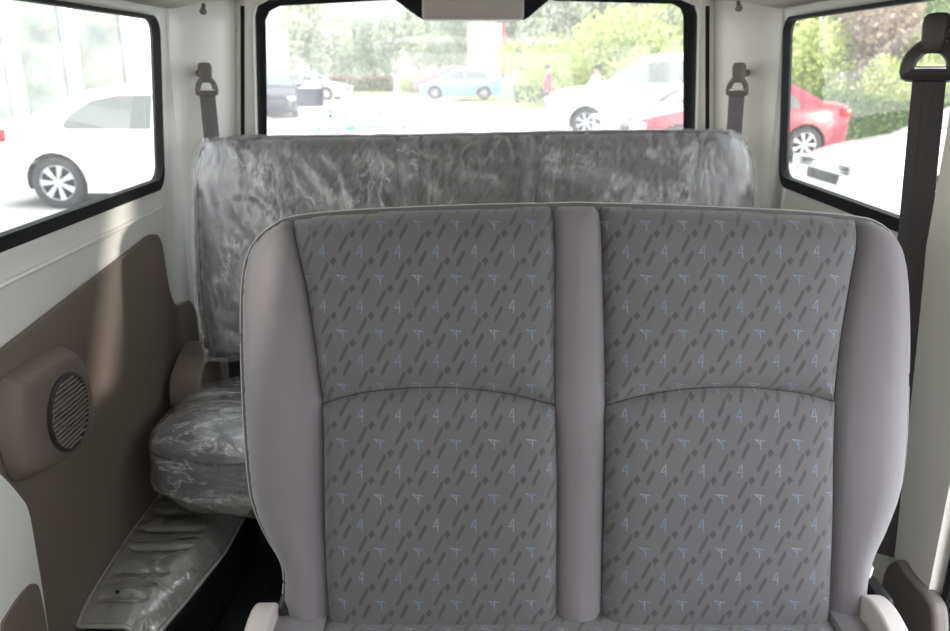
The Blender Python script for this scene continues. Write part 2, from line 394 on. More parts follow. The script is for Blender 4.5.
for n_, s, hs in ((1, -1, [holes_L[1]]), (2, 1, [holes_R[1]]), (4, -1, [holes_L[0]]), (5, 1, [holes_R[0]])):
    h = hs[0]; c = np.array(h).mean(0)
    def grow(d): return [tuple(np.array(p)+d*(np.array(p)-c)/np.abs(np.array(p)-c).max()*1.0) for p in h]
    g = obj('window_%d' % n_, patch(MB(), h, lambda P: np.array([(s*(wx(z)+.008), y, z) for y, z in P]), [], .2), m_pane, smooth=0)
    tag(g, {1: 'side glass on the left with the white saloon beyond it', 2: 'side glass on the right beside the tall dark belt', 4: 'front door glass on the left',
            5: 'slanted quarter glass of the right front door'}[n_], 'window', kind='structure')
    if n_ == 5: continue
    # black seal: raised ring round the opening
    ys = [p[0] for p in h]; zs_ = [p[1] for p in h]
    inn = rrect(min(ys)+.006, min(zs_)+.020, max(ys)-.006, max(zs_)-.004, .036, 8); out_ = rrect(min(ys)-.004, min(zs_)-.006, max(ys)+.004, max(zs_)+.004, .044, 8)
    mr = MB()
    for o_x in (-.008, .014): patch(mr, out_, lambda P: np.array([(s*(wx(z)+o_x), y, z) for y, z in P]), [inn], .03)
    for lp in (out_, inn):
        b_ = len(mr.v); nn_ = len(lp); mr.v += [(s*(wx(z)-.008), y, z) for y, z in lp]+[(s*(wx(z)+.014), y, z) for y, z in lp]
        mr.f += [(b_+i, b_+(i+1) % nn_, b_+nn_+(i+1) % nn_, b_+nn_+i) for i in range(nn_)]
    sl = obj('black_seal', mr, m_rubber, g)
# seal line between pillar and tailgate
for s, nm in ((-1, 'left'), (1, 'right')):
    t = obj('trim_%s_tailgate_seal' % nm, MB().tube([(s*(.682-.085*max(0, z-.95)), 2.378, z) for z in (.02, .4, .95, 1.1, 1.25, 1.40)], .0105, 8), m_rubber)
    tag(t, 'black rubber seal running up the %s edge of the tailgate' % nm, 'seal', kind='structure')

dp = obj('trim_right_pillar', slab([(1.15, .03), (1.33, .03), (1.33, .93), (1.325, 1.37), (1.17, 1.37), (1.15, 1.0)], 1, .765, .80), m_cream)
tag(dp, 'cream door pillar panel at the right edge behind the tall dark belt', 'pillar trim', kind='structure')
ds = obj('trim_right_door_seal', MB().tube([(.79, 1.135, z) for z in (.03, .4, .8, 1.1, 1.34)], .010, 8), m_rubber); tag(ds, 'black seal along the open right doorway', 'seal', kind='structure')
# unseen wall added to the right front to block low sun from the doorway
ow_ = obj('wall_sun_blocker', MB().box((2.75, -1.07, GZ+1.15), (.2, 2.98, 2.3), None, .01), m_concrete); tag(ow_, 'unseen white wall added outside the open right doorway to block the sun', 'wall', kind='structure')
# lower trim panels
def wallpx(s, lst, x=.80): return [(px(u, v, 'x', s*x).y, px(u, v, 'x', s*x).z) for u, v in lst]
top = spline(wallpx(-1, [(0, 352), (50, 313), (100, 274), (140, 243), (149, 236), (155, 235), (160, 245), (164, 270), (168, 292), (174, 305), (181, 303), (188, 301), (194, 313), (199, 350)]), 4)
ty = [p for p in top]
poly = [(-1.0, .01), (-1.0, .70)] + ty + [(2.24, .52), (2.24, .01)]
def trimf(s, x):
    return lambda P: np.array([(s*x, y, z) for y, z in P])
tp = obj('trim_left_panel', slab(poly, -1, .794, .808), m_trim)
tag(tp, 'taupe plastic lower trim panel on the left wall, carrying the round speaker', 'trim panel', kind='structure')
polyr = [(1.331, .01), (1.331, .80), (1.62, .82), (2.0, .85), (2.10, .80), (2.16, .62), (2.2, .55), (2.2, .01)]
tp2 = obj('trim_right_panel', slab(polyr, 1, .794, .808), m_trim)
tag(tp2, 'taupe plastic lower trim panel on the right wall behind the belt', 'trim panel', kind='structure')
# raised moulding below the left window
rid = obj('trim_left_ledge', MB().tube([(-.806, y, z) for y, z in wallpx(-1, [(-40, 312), (0, 286), (60, 257), (110, 233), (150, 213), (162, 206)], .806)], .006, 8), m_white)
tag(rid, 'thin raised painted ledge under the left side window', 'trim', kind='structure')
# pillar panel in the lower left corner (nearer than the trim) and its dark pocket
jp = spline(wallpx(-1, [(-90, 420), (-30, 450), (0, 474), (20, 496), (29, 512), (36, 550), (44, 600), (56, 690)], .765), 4)
jb = [(jp[0][0]-.5, jp[0][1]+.1)] + jp + [(jp[-1][0], .02), (jp[0][0]-.5, .02)]
bpz = obj('trim_left_door_edge', slab(jb, -1, .765, .79), m_white)
tag(bpz, 'white painted door edge in the lower left corner with a dark inset', 'door trim', kind='structure')
pk = spline(wallpx(-1, [(4, 622), (18, 600), (30, 586), (36, 584), (40, 590), (46, 620), (52, 660)], .76), 3) + wallpx(-1, [(0, 660)], .76)
pkt = obj('dark_inset', slab(pk, -1, .760, .766), m_trim, bpz)

# speaker pod and grille on the left trim
sc = px(60, 412, 'x', -.775); spk = thing('door_speaker', 'taupe plastic speaker pod with a round slotted grille on the left trim panel', 'speaker', (-.797, sc.y, sc.z-.13))
def rings(mb, outline, levels, fn):
    n = len(outline); c = np.array(outline).mean(0); vs = []
    for sc_, h in levels:
        vs += [fn(c[0]+(p[0]-c[0])*sc_, c[1]+(p[1]-c[1])*sc_, h) for p in outline]
    fs = [(k*n+i, k*n+(i+1) % n, (k+1)*n+(i+1) % n, (k+1)*n+i) for k in range(len(levels)-1) for i in range(n)]
    fs.append(tuple((len(levels)-1)*n+i for i in range(n)))
    return mb.add(vs, fs)
pod = spline(wallpx(-1, [(8, 385), (14, 377), (36, 363), (58, 352), (70, 354), (80, 375), (86, 410), (84, 432), (72, 448), (40, 470), (20, 475), (10, 455), (6, 420)], .785), 4, True)
obj('speaker_pod', rings(MB(), pod, [(1.08, 0), (1.03, .012), (.96, .026), (.88, .031), (.7, .032)], lambda a, b, h: (-.792+h, a, b)), m_trim, spk, smooth=60)
gm = Matrix.Translation(Vector((-.760, sc.y, sc.z))) @ Matrix.Rotation(R(90), 4, 'Y')
obj('grille_rim', MB().lathe([(.074, -.004), (.074, .004), (.068, .006), (.066, -.002), (.0, -.003)], 40, gm), m_anchor2, spk)
gs = MB()
for i in range(15):
    d = -.062+i*.0088; hw = math.sqrt(max(0, .067**2-d*d))
    if hw > .01:
        # slats run slightly tilted
        gs.box((-.756, sc.y, sc.z+d), (.006, 2*hw, .0042), Matrix.Rotation(R(0), 3, 'X'), .0012)
obj('grille_slats', gs, plain('speaker_slat', (.23, .205, .185), .5), spk)

# ================================================================ seat building
def seatframe(O, tilt):
    return Matrix.Translation(Vector(O)) @ Matrix.Rotation(-tilt, 4, 'X')
def to_plane(M_, u, v):
    inv = M_.inverted(); o = inv @ Vector((0, 0, CZ)); d = inv.to_3x3() @ ray(u, v)
    p = o + d*(-o.y/d.y); return (p.x, p.z)
def dome(outline, Rr=.055, H=.038):
    def f(P):
        d = np.minimum(dist(outline, P)/Rr, 1); return H*np.sqrt(np.maximum(0, 1-(1-d)**2))
    return f
def panel(mb, poly, base, puff=.009, w=.018, step=.011, extra=None, k=1.0):
    P, T = mesh2d(poly, (), step, .4)
    d = dist(poly, P); y = -(base(P) + puff*(1-np.exp(-d/w)) - puff*.6 + .009*(1-np.exp(-d/.005)) - .009)
    if extra is not None: y -= extra(P)
    return mb.add(np.stack([P[:, 0], y, P[:, 1]], 1).tolist(), T.tolist())

# ---- front bench (two places)
TL = R(15.2); MF = seatframe((0, 1.05, .42), TL); q = lambda l: [to_plane(MF, u, v) for u, v in l]
segs = [[(300, 640), (288, 618), (283, 600), (284, 580), (281, 562), (269, 541), (257, 516), (250, 490), (245, 440), (242, 380), (241, 320), (242, 285), (247, 257), (257, 239), (272, 226), (292, 217)],
        [(292, 217), (340, 211.5), (400, 208), (480, 205), (553, 203.5)], [(553, 203.5), (576, 203), (598, 203.5)],
        [(598, 203.5), (660, 205), (740, 208.5), (800, 211.5), (856, 217)],
        [(856, 217), (878, 223), (893, 236), (902, 255), (907, 285), (909, 330), (908, 400), (905, 455), (898, 496), (884, 530), (873, 552), (867, 575), (864, 600), (856, 622), (846, 640)]]
allp = segs[0] + segs[1][1:] + segs[2][1:] + segs[3][1:] + segs[4][1:]
N = 5; full = spline(q(allp), N); idx = [0]
for s_ in segs: idx.append(idx[-1]+(len(s_)-1)*N)
S = [full[idx[i]:idx[i+1]+1] for i in range(5)]
seamL = spline([S[1][0]] + q([(300, 250), (309, 290), (317, 340), (322, 378), (325, 402), (327, 450), (328, 520), (330, 590), (332, 640)]), N)
cL = spline([S[2][0]] + q([(554, 260), (554, 330), (554, 404), (555, 480), (555, 560), (556, 640)]), N)
cR = spline([S[2][-1]] + q([(600, 260), (602, 330), (603, 404), (602, 480), (600, 560), (598, 640)]), N)
seamR = spline([S[4][0]] + q([(849, 260), (840, 310), (834, 350), (829, 400), (826, 450), (825, 520), (824, 590), (822, 640)]), N)
iL, icL, icR, iR = 5*N, 3*N, 3*N, 4*N
arcL = spline([seamL[iL]] + q([(360, 392), (410, 386.5), (460, 386.5), (510, 392.5)]) + [cL[icL]], N)
arcR = spline([cR[icR]] + q([(640, 394), (690, 387), (745, 386), (795, 391.5)]) + [seamR[iR]], N)
outline = full[:]
bs = dome(outline)
bolL = S[0] + seamL[1:]; bolR = S[4] + seamR[::-1][:-1]
bolR = S[4][:] + seamR[::-1][:-1]
upL = S[1] + cL[1:icL+1] + arcL[::-1][1:] + seamL[:iL][::-1][:-1]
loL = arcL + cL[icL+1:] + seamL[iL:][::-1][:-1]
ctr = S[2] + cR[1:] + cL[::-1][:-1]
upR = S[3] + seamR[1:iR+1] + arcR[::-1][1:] + cR[:icR][::-1][:-1]
loR = arcR + seamR[iR+1:] + cR[icR:][::-1][:-1]
def dedup(l):
    o = []
    for p in l:
        if not o or math.dist(p, o[-1]) > 1e-5: o.append(p)
    if math.dist(o[0], o[-1]) < 1e-5: o.pop()
    return o
front = thing('front_bench_seat', 'two-place seat nearest the viewer in grey patterned cloth with plain side bolsters', 'seat', (.13, 1.0, 0))
def bulge_bol(P): return .010*np.exp(-((dist(seamL, P, False)-.06)/.05)**2)+.010*np.exp(-((dist(seamR, P, False)-.06)/.05)**2)
def lumbar(P): return .010*np.exp(-((P[:, 1]-.20)/.16)**2)
for nm, poly, mt, pf_, ex, lab in (('side_bolster', bolL, m_plaincloth, .022, bulge_bol, 'plain grey side bolster'), ('side_bolster', bolR, m_plaincloth, .022, bulge_bol, 'plain grey side bolster'),
        ('upper_panel', upL, m_patt, .022, None, None), ('lower_panel', loL, m_patt, .022, lumbar, None), ('centre_strip', ctr, m_plaincloth, .018, None, 'plain grey strip between the two backs'),
        ('upper_panel', upR, m_patt, .022, None, None), ('lower_panel', loR, m_patt, .022, lumbar, None)):
    o = obj(nm, panel(MB(), dedup(poly), bs, pf_, .022, .0075, ex), mt, front, MF, 60, True)
    if lab: o['label'] = lab
# body of the backrest behind the cloth panels
def shell(mb, outl, T=.085):
    c = np.array(outl).mean(0); n = len(outl); vs = []
    for sc_, y in ((1.0, -.002), (1.0, .012), (1.0, T*.6), (.985, T*.85), (.95, T), (.80, T+.004)):
        vs += [(c[0]+(p[0]-c[0])*sc_, y, c[1]+(p[1]-c[1])*sc_) for p in outl]
    fs = [(k*n+i, k*n+(i+1) % n, (k+1)*n+(i+1) % n, (k+1)*n+i) for k in range(5) for i in range(n)]
    fs += [tuple(5*n+i for i in range(n)), tuple(range(n))[::-1]]
    return mb.add(vs, fs)
obj('backrest', shell(MB(), outline), m_shell, front, MF, 50, True)
obj('piping', MB().tube([(p[0], .001, p[1]) for p in outline], .0022, 8), m_pipe, front, MF, 60, True)['label'] = 'light grey piping round the backrest'
# cushion
x0, x1 = to_plane(MF, 262, 622)[0], to_plane(MF, 862, 622)[0]
cx0, cx1 = to_plane(MF, 330, 622)[0], to_plane(MF, 822, 622)[0]
def cush(mb, xa, xb, ya, yb, zt, ra=.0, rb=.0, th=.13, rf=.05, e=.007, crown=.008):
    nx, ny = 36, 30
    def f(a, b):
        x = xa+(xb-xa)*a; y = ya+(yb-ya)*b
        z = zt+crown*math.sin(math.pi*a)*math.sin(math.pi*min(1, b*1.2))**.5 if 0 < b < .83 else zt
        for d, r in ((x-xa, ra), (xb-x, rb), (y-ya, rf)):
            if r and d < r: z -= r-math.sqrt(max(0, r*r-(r-d)**2))
        if d is not None:
            dd = min(x-xa if not ra else 1, xb-x if not rb else 1)
            z -= e*math.exp(-dd/.01)
        return (x, y, z)
    g0 = len(mb.v); mb.grid(f, nx, ny)
    # skirt
    ring = [i*(ny+1) for i in range(nx+1)] + [nx*(ny+1)+j for j in range(1, ny+1)] + [i*(ny+1)+ny for i in range(nx-1, -1, -1)] + [j for j in range(ny-1, 0, -1)]
    n = len(ring); b0 = len(mb.v); mb.v += [(mb.v[g0+i][0], mb.v[g0+i][1], zt-th) for i in ring]
    mb.f += [(g0+ring[i], g0+ring[(i+1) % n], b0+(i+1) % n, b0+i) for i in range(n)]; mb.f.append(tuple(b0+i for i in range(n)))
    return mb
ZC = .440
obj('cushion_bolster', cush(MB(), x0, cx0-.001, .56, 1.045, ZC+.006, .03, 0), m_plaincloth, front, smooth=50)['label'] = 'plain grey cushion bolster'
obj('cushion_bolster', cush(MB(), cx1+.001, x1, .56, 1.045, ZC+.012, 0, .04), m_plaincloth, front, smooth=50)['label'] = 'plain grey cushion bolster'
obj('seat_cushion', cush(MB(), cx0, cx1, .54, 1.045, ZC), m_patt_flat, front, smooth=50)
fb = MB().box(((x0+x1)/2, .82, .265), (x1-x0-.06, .46, .05), None, .01)
obj('seat_frame', fb, m_blackmetal, front)
for sx_ in (x0+.12, x1-.12):
    for sy_ in (.66, 1.0): obj('leg', MB().box((sx_, sy_, .12), (.05, .05, .243), None, .006).box((sx_, sy_, .006), (.09, .09, .012), None, .003), m_blackmetal, front)
# recliner side covers
def cover(u0, u1, vt, s):
    y = .99; c0 = px(u0, vt, 'y', y); c1 = px(u1, vt, 'y', y)
    prof = spline([(y-.20, c0.z-.14), (y-.12, c0.z-.04), (y-.04, c0.z-.004), (y+.01, c0.z), (y+.045, c0.z-.02), (y+.06, c0.z-.07), (y+.06, c0.z-.15)], 4)
    return MB().prism(prof, lambda a, b, t: (t, a, b), c0.x, c1.x)
for o_ in (obj('recliner_cover', cover(250, 272, 612, -1), m_cover, front), obj('recliner_cover', cover(872, 893, 604, 1), m_cover, front)):
    o_['label'] = 'light grey plastic recliner cover'; bv = o_.modifiers.new('bev', 'BEVEL'); bv.width = .005; bv.segments = 3
for a_, b_ in (((276, 598), (292, 640)), ((870, 590), (884, 640))):
    p = px(a_[0]+4, a_[1], 'y', 1.04); r_ = px(b_[0], b_[1], 'y', 1.04)
    obj('recliner_hinge', MB().box(((p.x+r_.x)/2, 1.055, p.z-.09), (.022, .07, .17), None, .008), m_black, front)
tg_ = px(868, 578, 'y', 1.075)
obj('care_tag', MB().box((tg_.x+.004, 1.085, tg_.z), (.004, .016, .035), Matrix.Rotation(R(8), 3, 'Y'), .001), m_white, front)['label'] = 'small white cloth tag at the right seam'

# ---- rear bench
MR = seatframe((0, 1.955, .46), R(13.2)); qr = lambda l: [to_plane(MR, u, v) for u, v in l]
rsegs = [[(212, 358), (206, 330), (201, 290), (198.5, 240), (197.5, 190), (198, 163), (203, 147), (214, 139), (246, 136.5)], [(246, 136.5), (320, 135.5), (397, 135)], [(397, 135), (421, 134.5)],
         [(421, 134.5), (470, 133.5), (515, 132.5)], [(515, 132.5), (538, 132)], [(538, 132), (620, 130.5), (698, 130)],
         [(698, 130), (722, 131), (737, 137), (745, 150), (749, 175), (749, 240), (746, 300), (740, 358)]]
allr = rsegs[0][:]
for s_ in rsegs[1:]: allr += s_[1:]
fullr = spline(qr(allr), N); idr = [0]
for s_ in rsegs: idr.append(idr[-1]+(len(s_)-1)*N)
SR = [fullr[idr[i]:idr[i+1]+1] for i in range(7)]
bots = [248, 400, 420, 517, 536, 694]
seams = [[SR[i+1][0]] + spline([SR[i+1][0]] + qr([(bots[i]+(3 if i == 0 else 0), 200), (bots[i]+5*(i == 0), 280), (bots[i]+8*(i == 0), 358)]), N)[1:] for i in range(6)]
rear = thing('rear_bench_seat', 'three-place rear bench still wrapped in crinkled clear packing film', 'seat', (0, 1.9, 0))
bsr = dome(fullr, .05, .034)
pol = [SR[0]+seams[0][1:]] + [SR[i+1]+seams[i+1][1:]+seams[i][::-1][:-1] for i in range(5)] + [SR[6]+seams[5][::-1][:-1]]
for k, (nm, mt) in enumerate((('side_bolster', m_plaincloth), ('back_panel', m_patt_rear), ('centre_strip', m_plaincloth), ('back_panel', m_patt_rear), ('centre_strip', m_plaincloth), ('back_panel', m_patt_rear), ('side_bolster', m_plaincloth))):
    o = obj(nm, panel(MB(), dedup(pol[k]), bsr, .010, .016, .018), mt, rear, MR, 60, True)
    if mt is m_plaincloth: o['label'] = 'plain grey cloth '+nm.replace('_', ' ')
obj('backrest', shell(MB(), fullr, .09), m_shell, rear, MR, 50, True)
# film over the backrest
def filmsheet(outl, base, off=.006, amp=.010, step=.012):
    mb = MB(); c = np.array(outl).mean(0); big = [tuple(c+(np.array(p)-c)*1.012) for p in outl]
    P, T = mesh2d(big, (), step, .4); b = base(P); d = dist(big, P)
    def ridge(x): return 1-abs(x)
    dz = np.array([amp*(.55*fbm(p[0]*5, p[1]*9+p[0]*4, 3.1) + .35*ridge(2*fbm(p[0]*14+p[1]*9, p[1]*7, 7.7, 2))**4) for p in P])
    dz *= np.clip(d/.03, .15, 1)
    y = -(b+off+np.maximum(dz, -.004)+.006)
    V = np.stack([P[:, 0], y, P[:, 1]], 1)
    mb.add(V.tolist(), T.tolist())
    n = len(big); b0 = len(mb.v)                 # wrapped round the edge
    for sc_, yy in ((1.0, -.004), (1.012, .015), (1.010, .05), (1.012, .09)):
        mb.v += [(c[0]+(p[0]-c[0])*sc_+.003*fbm(p[0]*20, p[1]*20, yy*60), yy, c[1]+(p[1]-c[1])*sc_+.003*fbm(p[0]*20, p[1]*20, 5+yy*60)) for p in big]
    mb.f += [(b0+k*n+i, b0+k*n+i+1, b0+(k+1)*n+i+1, b0+(k+1)*n+i) for k in range(3) for i in range(n-1)]
    return mb
fm = obj('packing_film', filmsheet(fullr, bsr), m_film, rear, MR, 180, True); fm['label'] = 'crinkled clear film over the backrest'
# cushion with its rounded ends
def superround(cx, cy, hx, hy, e, n=96):
    o = []
    for i in range(n):
        a = 2*math.pi*i/n; c_, s_ = math.cos(a), math.sin(a)
        o.append((cx+hx*math.copysign(abs(c_)**e, c_), cy+hy*math.copysign(abs(s_)**e, s_)))
    return o
rc = superround(0, 1.80, .765, .215, .42)
def ring_solid(mb, outl, levels, amp=0, bot=True, seed=0):
    c = np.array(outl).mean(0); n = len(outl); vs = []
    for k, (ins, z) in enumerate(levels):
        for p in outl:
            d = np.array(p)-c; L = np.hypot(*d); nx_ = d[0]/.75; ny_ = d[1]/.21; nl = math.hypot(nx_, ny_)
            off = np.array((nx_/nl, ny_/nl))*ins
            pp = c+d-off
            a = amp*fbm(pp[0]*9, pp[1]*12, z*12+seed, 3) if amp else 0
            vs.append((pp[0]+a*.5, pp[1]+a*.5, z+a))
    fs = [(k*n+i, k*n+(i+1) % n, (k+1)*n+(i+1) % n, (k+1)*n+i) for k in range(len(levels)-1) for i in range(n)]
    if bot: fs.append(tuple(range(n))[::-1])
    fs.append(tuple((len(levels)-1)*n+i for i in range(n)))
    return mb.add(vs, fs)
lv = [(.05, .275), (.018, .285), (.006, .32), (0, .36), (0, .395), (.012, .42), (.04, .443), (.08, .457), (.12, .463), (.17, .465)]
obj('seat_cushion', ring_solid(MB(), rc, lv), m_plaincloth, rear, smooth=60)
obj('cushion_piping', MB().tube([(p[0], p[1], .395) for p in rc], .0035, 6, True), m_shell, rear)
rcf = superround(0, 1.80, .771, .221, .42, 200)
lvf = [(.0, .30)]+[(.0, .33), (0, .36), (0, .40), (.010, .424), (.03, .444), (.05, .456), (.075, .465), (.10, .470), (.13, .473), (.16, .474), (.19, .475)]
o = obj('packing_film', ring_solid(MB(), rcf, lvf, .011, False), m_film_c, rear, smooth=180); o['label'] = 'crumpled glossy film over the cushion'
rcb = superround(0, 1.80, .75, .213, .45, 120)
lvb = [(.16, .236), (.10, .238), (.055, .242), (.02, .252), (.002, .275), (0, .31)]
o = obj('packing_film', ring_solid(MB(), rcb, lvb[::1], .012, True, 5)if False else ring_solid(MB(), rcb, lvb, .012, True, 5), m_bag, rear, smooth=180); o['label'] = 'loose clear film bagging under the cushion'
# hinge, side latch cover, frame and legs
for s in (-1, 1):
    h_ = MB().box((s*.60, 1.985, .515), (.10, .05, .15), None, .012)
    obj('recliner_hinge', h_, m_black, rear)
    lat = MB().prism(spline([(1.88, .40), (1.88, .475), (1.91, .50), (1.97, .525), (2.03, .535), (2.05, .52), (2.05, .47), (2.04, .40)], 3, True), lambda a, b, t: (s*t, a, b), .695, .775)
    o = obj('side_latch_cover', lat, m_trim, rear); bv = o.modifiers.new('bev', 'BEVEL'); bv.width = .006; bv.segments = 2
    for yy in (1.72, 1.94): obj('leg', MB().box((s*.46, yy, .13), (.06, .05, .275), None, .006).box((s*.46, yy, .006), (.1, .1, .012), None, .003), m_blackmetal, rear)
obj('seat_frame', MB().box((0, 1.83, .262), (1.1, .28, .03), None, .006), m_blackmetal, rear)

# ================================================================ wheel arch with its shiny ribbed cover, on the left
wa = thing('wheel_arch_cover', 'glossy ribbed grey plastic cover on the left wheel arch below the rear bench', 'cover', (-.70, 1.6, 0))
gl_ = [px(u, v, 'z', .205) for u, v in ((150, 484), (217, 535), (190, 592), (150, 613), (68, 627))]
def wa_f(a, b):
    # a: 0 wall .. 1 cabin side, b: 0 front .. 1 rear
    y = 1.335+.60*b
    wid = .125+.085*min(1, b*2.2)**.6
    x = -.790+wid*a+.0*b
    z = .178+.036*math.sin(math.pi*(b*.8+.1))
    z -= .05*max(0, (a-.72)/.28)**2
    if b < .06: z -= .012*(1-b/.06)
    for k in range(6):
        c = .10+k*.125
        if .10 < a < .78: z -= .0075*math.exp(-((b-c)/.012)**2)*min(1, (a-.10)/.04, (.78-a)/.08)
    return (x, y, z)
o = obj('ribbed_cover', MB().grid(wa_f, 40, 120), m_ribbed, wa, smooth=60); solid(o, .006, -1)
mb_f = MB().grid(lambda a, b: (lambda p: (p[0]+.002, p[1], p[2]+.004+.008*abs(fbm(p[0]*14+p[1]*6, p[1]*9, 2.2, 3))))(wa_f(a, b)), 30, 90)
o = obj('packing_film', mb_f, film('packing_film_arch', .015, .14, 9, stretch=(.7, 1.4, 1), rough=.08, bd=.012, f0=5.0), wa, smooth=180); o['label'] = 'glossy clear film lying over the ribs'
rimp = [wa_f(0, b/20) for b in range(20, -1, -1)] + [wa_f(a/16, 0) for a in range(1, 17)] + [wa_f(1, b/20) for b in range(1, 21)]
obj('rolled_rim', MB().tube(rimp, .005, 8), m_ribbed, wa)
def wa_s(a, b):
    y = 1.36+.56*b; wid = .125+.085*min(1, b*2.2)**.6; x = -.79+(wid-.012)*1
    return (x, y, (wa_f(1, b)[2]-.01)*a)
hb = MB().grid(wa_s, 4, 20); n0 = len(hb.v)
hb.add([(-.79, 1.36, 0), (-.677, 1.36, 0), (-.677, 1.36, .165), (-.79, 1.36, .175)], [(0, 1, 2, 3)])
o = obj('arch_body', hb, m_black, wa); solid(o, .004)
obj('rivet', MB().lathe([(0, .004), (.004, .003), (.005, 0)], 10, Matrix.Translation(Vector((-.735, 1.40, .208)))), m_black, wa)

# ================================================================ seat belts
def webbing(mb, pts, w, face, t=.0014, ns=1):
    pts = [Vector(p) for p in spline(pts, 6)]; vs = []
    for i, p in enumerate(pts):
        f_ = face.normalized(); tdir = (pts[min(i+1, len(pts)-1)]-pts[max(i-1, 0)]).normalized(); sd = tdir.cross(f_).normalized()
        for a in (-1, -.33, -.28, .28, .33, 1):
            dd = 0 if abs(a) < .3 else .0008
            vs += [p+sd*w/2*a+f_*(t/2+dd), p+sd*w/2*a-f_*t/2]
    k = 12; fs = []
    for i in range(len(pts)-1):
        for j in range(5):
            a = i*k+2*j; fs += [(a, a+2, a+2+k, a+k), (a+1, a+1+k, a+3+k, a+3)]
        fs += [(i*k, (i+1)*k, (i+1)*k+1, i*k+1), (i*k+10, i*k+11, (i+1)*k+11, (i+1)*k+10)]
    return mb.add(vs, fs)
def belt(label, top, bot, w, face, mweb, mguide, s, k=1.0, capdir=0, post=None):
    t = thing('seat_belt', label, 'seat belt', bot)
    T = Vector(top); f_ = face.normalized()
    side = Vector((0, 0, 1)).cross(f_).normalized()
    mid = T.lerp(Vector(bot), .5)+Vector((s*.006, 0, 0))
    obj('webbing', webbing(MB(), [T, T.lerp(mid, .5), mid, bot], w, face), mweb, t, smooth=0)
    # guide: a D-ring the webbing goes through, and a cap over the bolt
    C_ = T+Vector((0, 0, .012*k))
    ring = [C_+side*a*k*w*.66+Vector((0, 0, b*k)) for a, b in ((-1, -.010), (-.95, .004), (-.75, .016), (-.35, .026), (.35, .026), (.75, .016), (.95, .004), (1, -.010), (.9, -.016), (0, -.016), (-.9, -.016))]
    obj('belt_guide', MB().tube(spline(ring, 3, True), .0085*k*(1.35 if k > 1 else 1), 8, True, up=f_), mguide, t)
    obj('guide_slot', MB().box(C_+Vector((0, 0, -.006*k))+f_*.004, (w*.95, .004, .006*k), (side.to_track_quat('X', 'Z')).to_matrix(), .001), m_chrome, t)['label'] = 'bright metal edge of the slot'
    mcap = Matrix.Translation(C_+Vector((0, 0, .042*k))+side*capdir*w*.1) @ side.to_track_quat('X', 'Z').to_matrix().to_4x4()
    cap = MB(); lvls = [(.70, -.026), (.85, -.020), (.93, -.002), (1.0, .018), (.93, .027), (.72, .032), (.3, .034)]
    o2 = rrect(-.021*k, -.015*k, .021*k, .015*k, .012*k, 5); n = len(o2)
    cap.add([mcap @ Vector((p[0]*sc_, p[1]*sc_, h*k)) for sc_, h in lvls for p in o2], [(a*n+i, a*n+(i+1) % n, (a+1)*n+(i+1) % n, (a+1)*n+i) for a in range(len(lvls)-1) for i in range(n)]+[tuple(range(n))[::-1], tuple((len(lvls)-1)*n+i for i in range(n))])
    obj('anchor_cap', cap, mguide, t, smooth=50)
    A = C_+Vector((0, 0, .040*k))
    obj('anchor_bolt', MB().tube([A, post], .011*k, 10), mguide, t)
    return t
lt = px(207, 92, 'y', 2.20); lb = px(216, 215, 'y', 2.16)
belt('grey belt hanging on the left rear pillar beside the wrapped bench', lt, (lb.x, lb.y, .60), .040, Vector((.55, -1, 0)), m_web, m_anchor, 1, .85, 0, lt+Vector((-.045, .055, .05)))
rt = px(737, 92, 'y', 2.20); rb = px(735, 215, 'y', 2.16)
belt('grey belt hanging on the right rear pillar beside the wrapped bench', rt, (rb.x, rb.y, .60), .040, Vector((-.55, -1, 0)), m_web, m_anchor, -1, .85, 0, rt+Vector((.045, .055, .05)))
mt_ = px(930, 72, 'x', .752); mb_ = px(890, 556, 'x', .760)
belt('tall dark belt crossing the right side window beside the front seat', mt_, mb_, .050, Vector((-.80, -1, 0)), m_web2, m_anchor2, -1, 1.05, 0, mt_+Vector((.028, -.03, .065)))
# lower anchor cover of the dark belt
ac = spline(wallpx(1, [(868, 640), (878, 590), (884, 566), (897, 560), (905, 572), (925, 596), (932, 615), (932, 660)], .75), 3)
o = obj('belt_anchor_cover', MB().prism(ac, lambda a, b, t: (t, a, b), .752, .780), plain('belt_cover_plastic', (.17, .15, .145), .5)); bv = o.modifiers.new('bev', 'BEVEL'); bv.width = .012; bv.segments = 3
tag(o, 'grey brown plastic cover at the foot of the tall dark belt', 'cover')

# third brake light housing at the top of the rear window
bl = thing('brake_light_housing', 'beige plastic brake light housing at the top of the rear window', 'brake light', px(472, 21, 'y', 2.33))
a0, a1 = px(422, 20, 'y', 2.33), px(524, 20, 'y', 2.33)
bx_ = MB().box(((a0.x+a1.x)/2, 2.365, a0.z+.048), (a1.x-a0.x, .07, .096), None, .012, 3)
obj('housing', bx_, m_beige, bl)
obj('screw_cover', MB().lathe([(0, .002), (.006, .002), (.007, 0)], 12, Matrix.Translation(Vector(((a0.x+a1.x)/2, 2.33, a0.z+.06))) @ Matrix.Rotation(R(90), 4, 'X')), m_beige, bl)
# coat hooks above the rear pillars
for (u, v), nm in (((202, 9), 'small brown coat hook button above the left rear belt'), ((740, 6), 'small brown coat hook button above the right rear belt')):
    p = px(u, v, 'y', 2.14); z_ = 1.374+.068*(1-abs(p.x/.785)**5)
    p = Vector((p.x, 2.15, min(p.z, z_-.004)))
    o = obj('coat_hook', MB().lathe([(0, .012), (.007, .011), (.010, .006), (.006, .0), (.005, -.014)], 14, Matrix.Translation(p) @ Matrix.Rotation(R(150), 4, 'X')), m_anchor); tag(o, nm, 'hook')

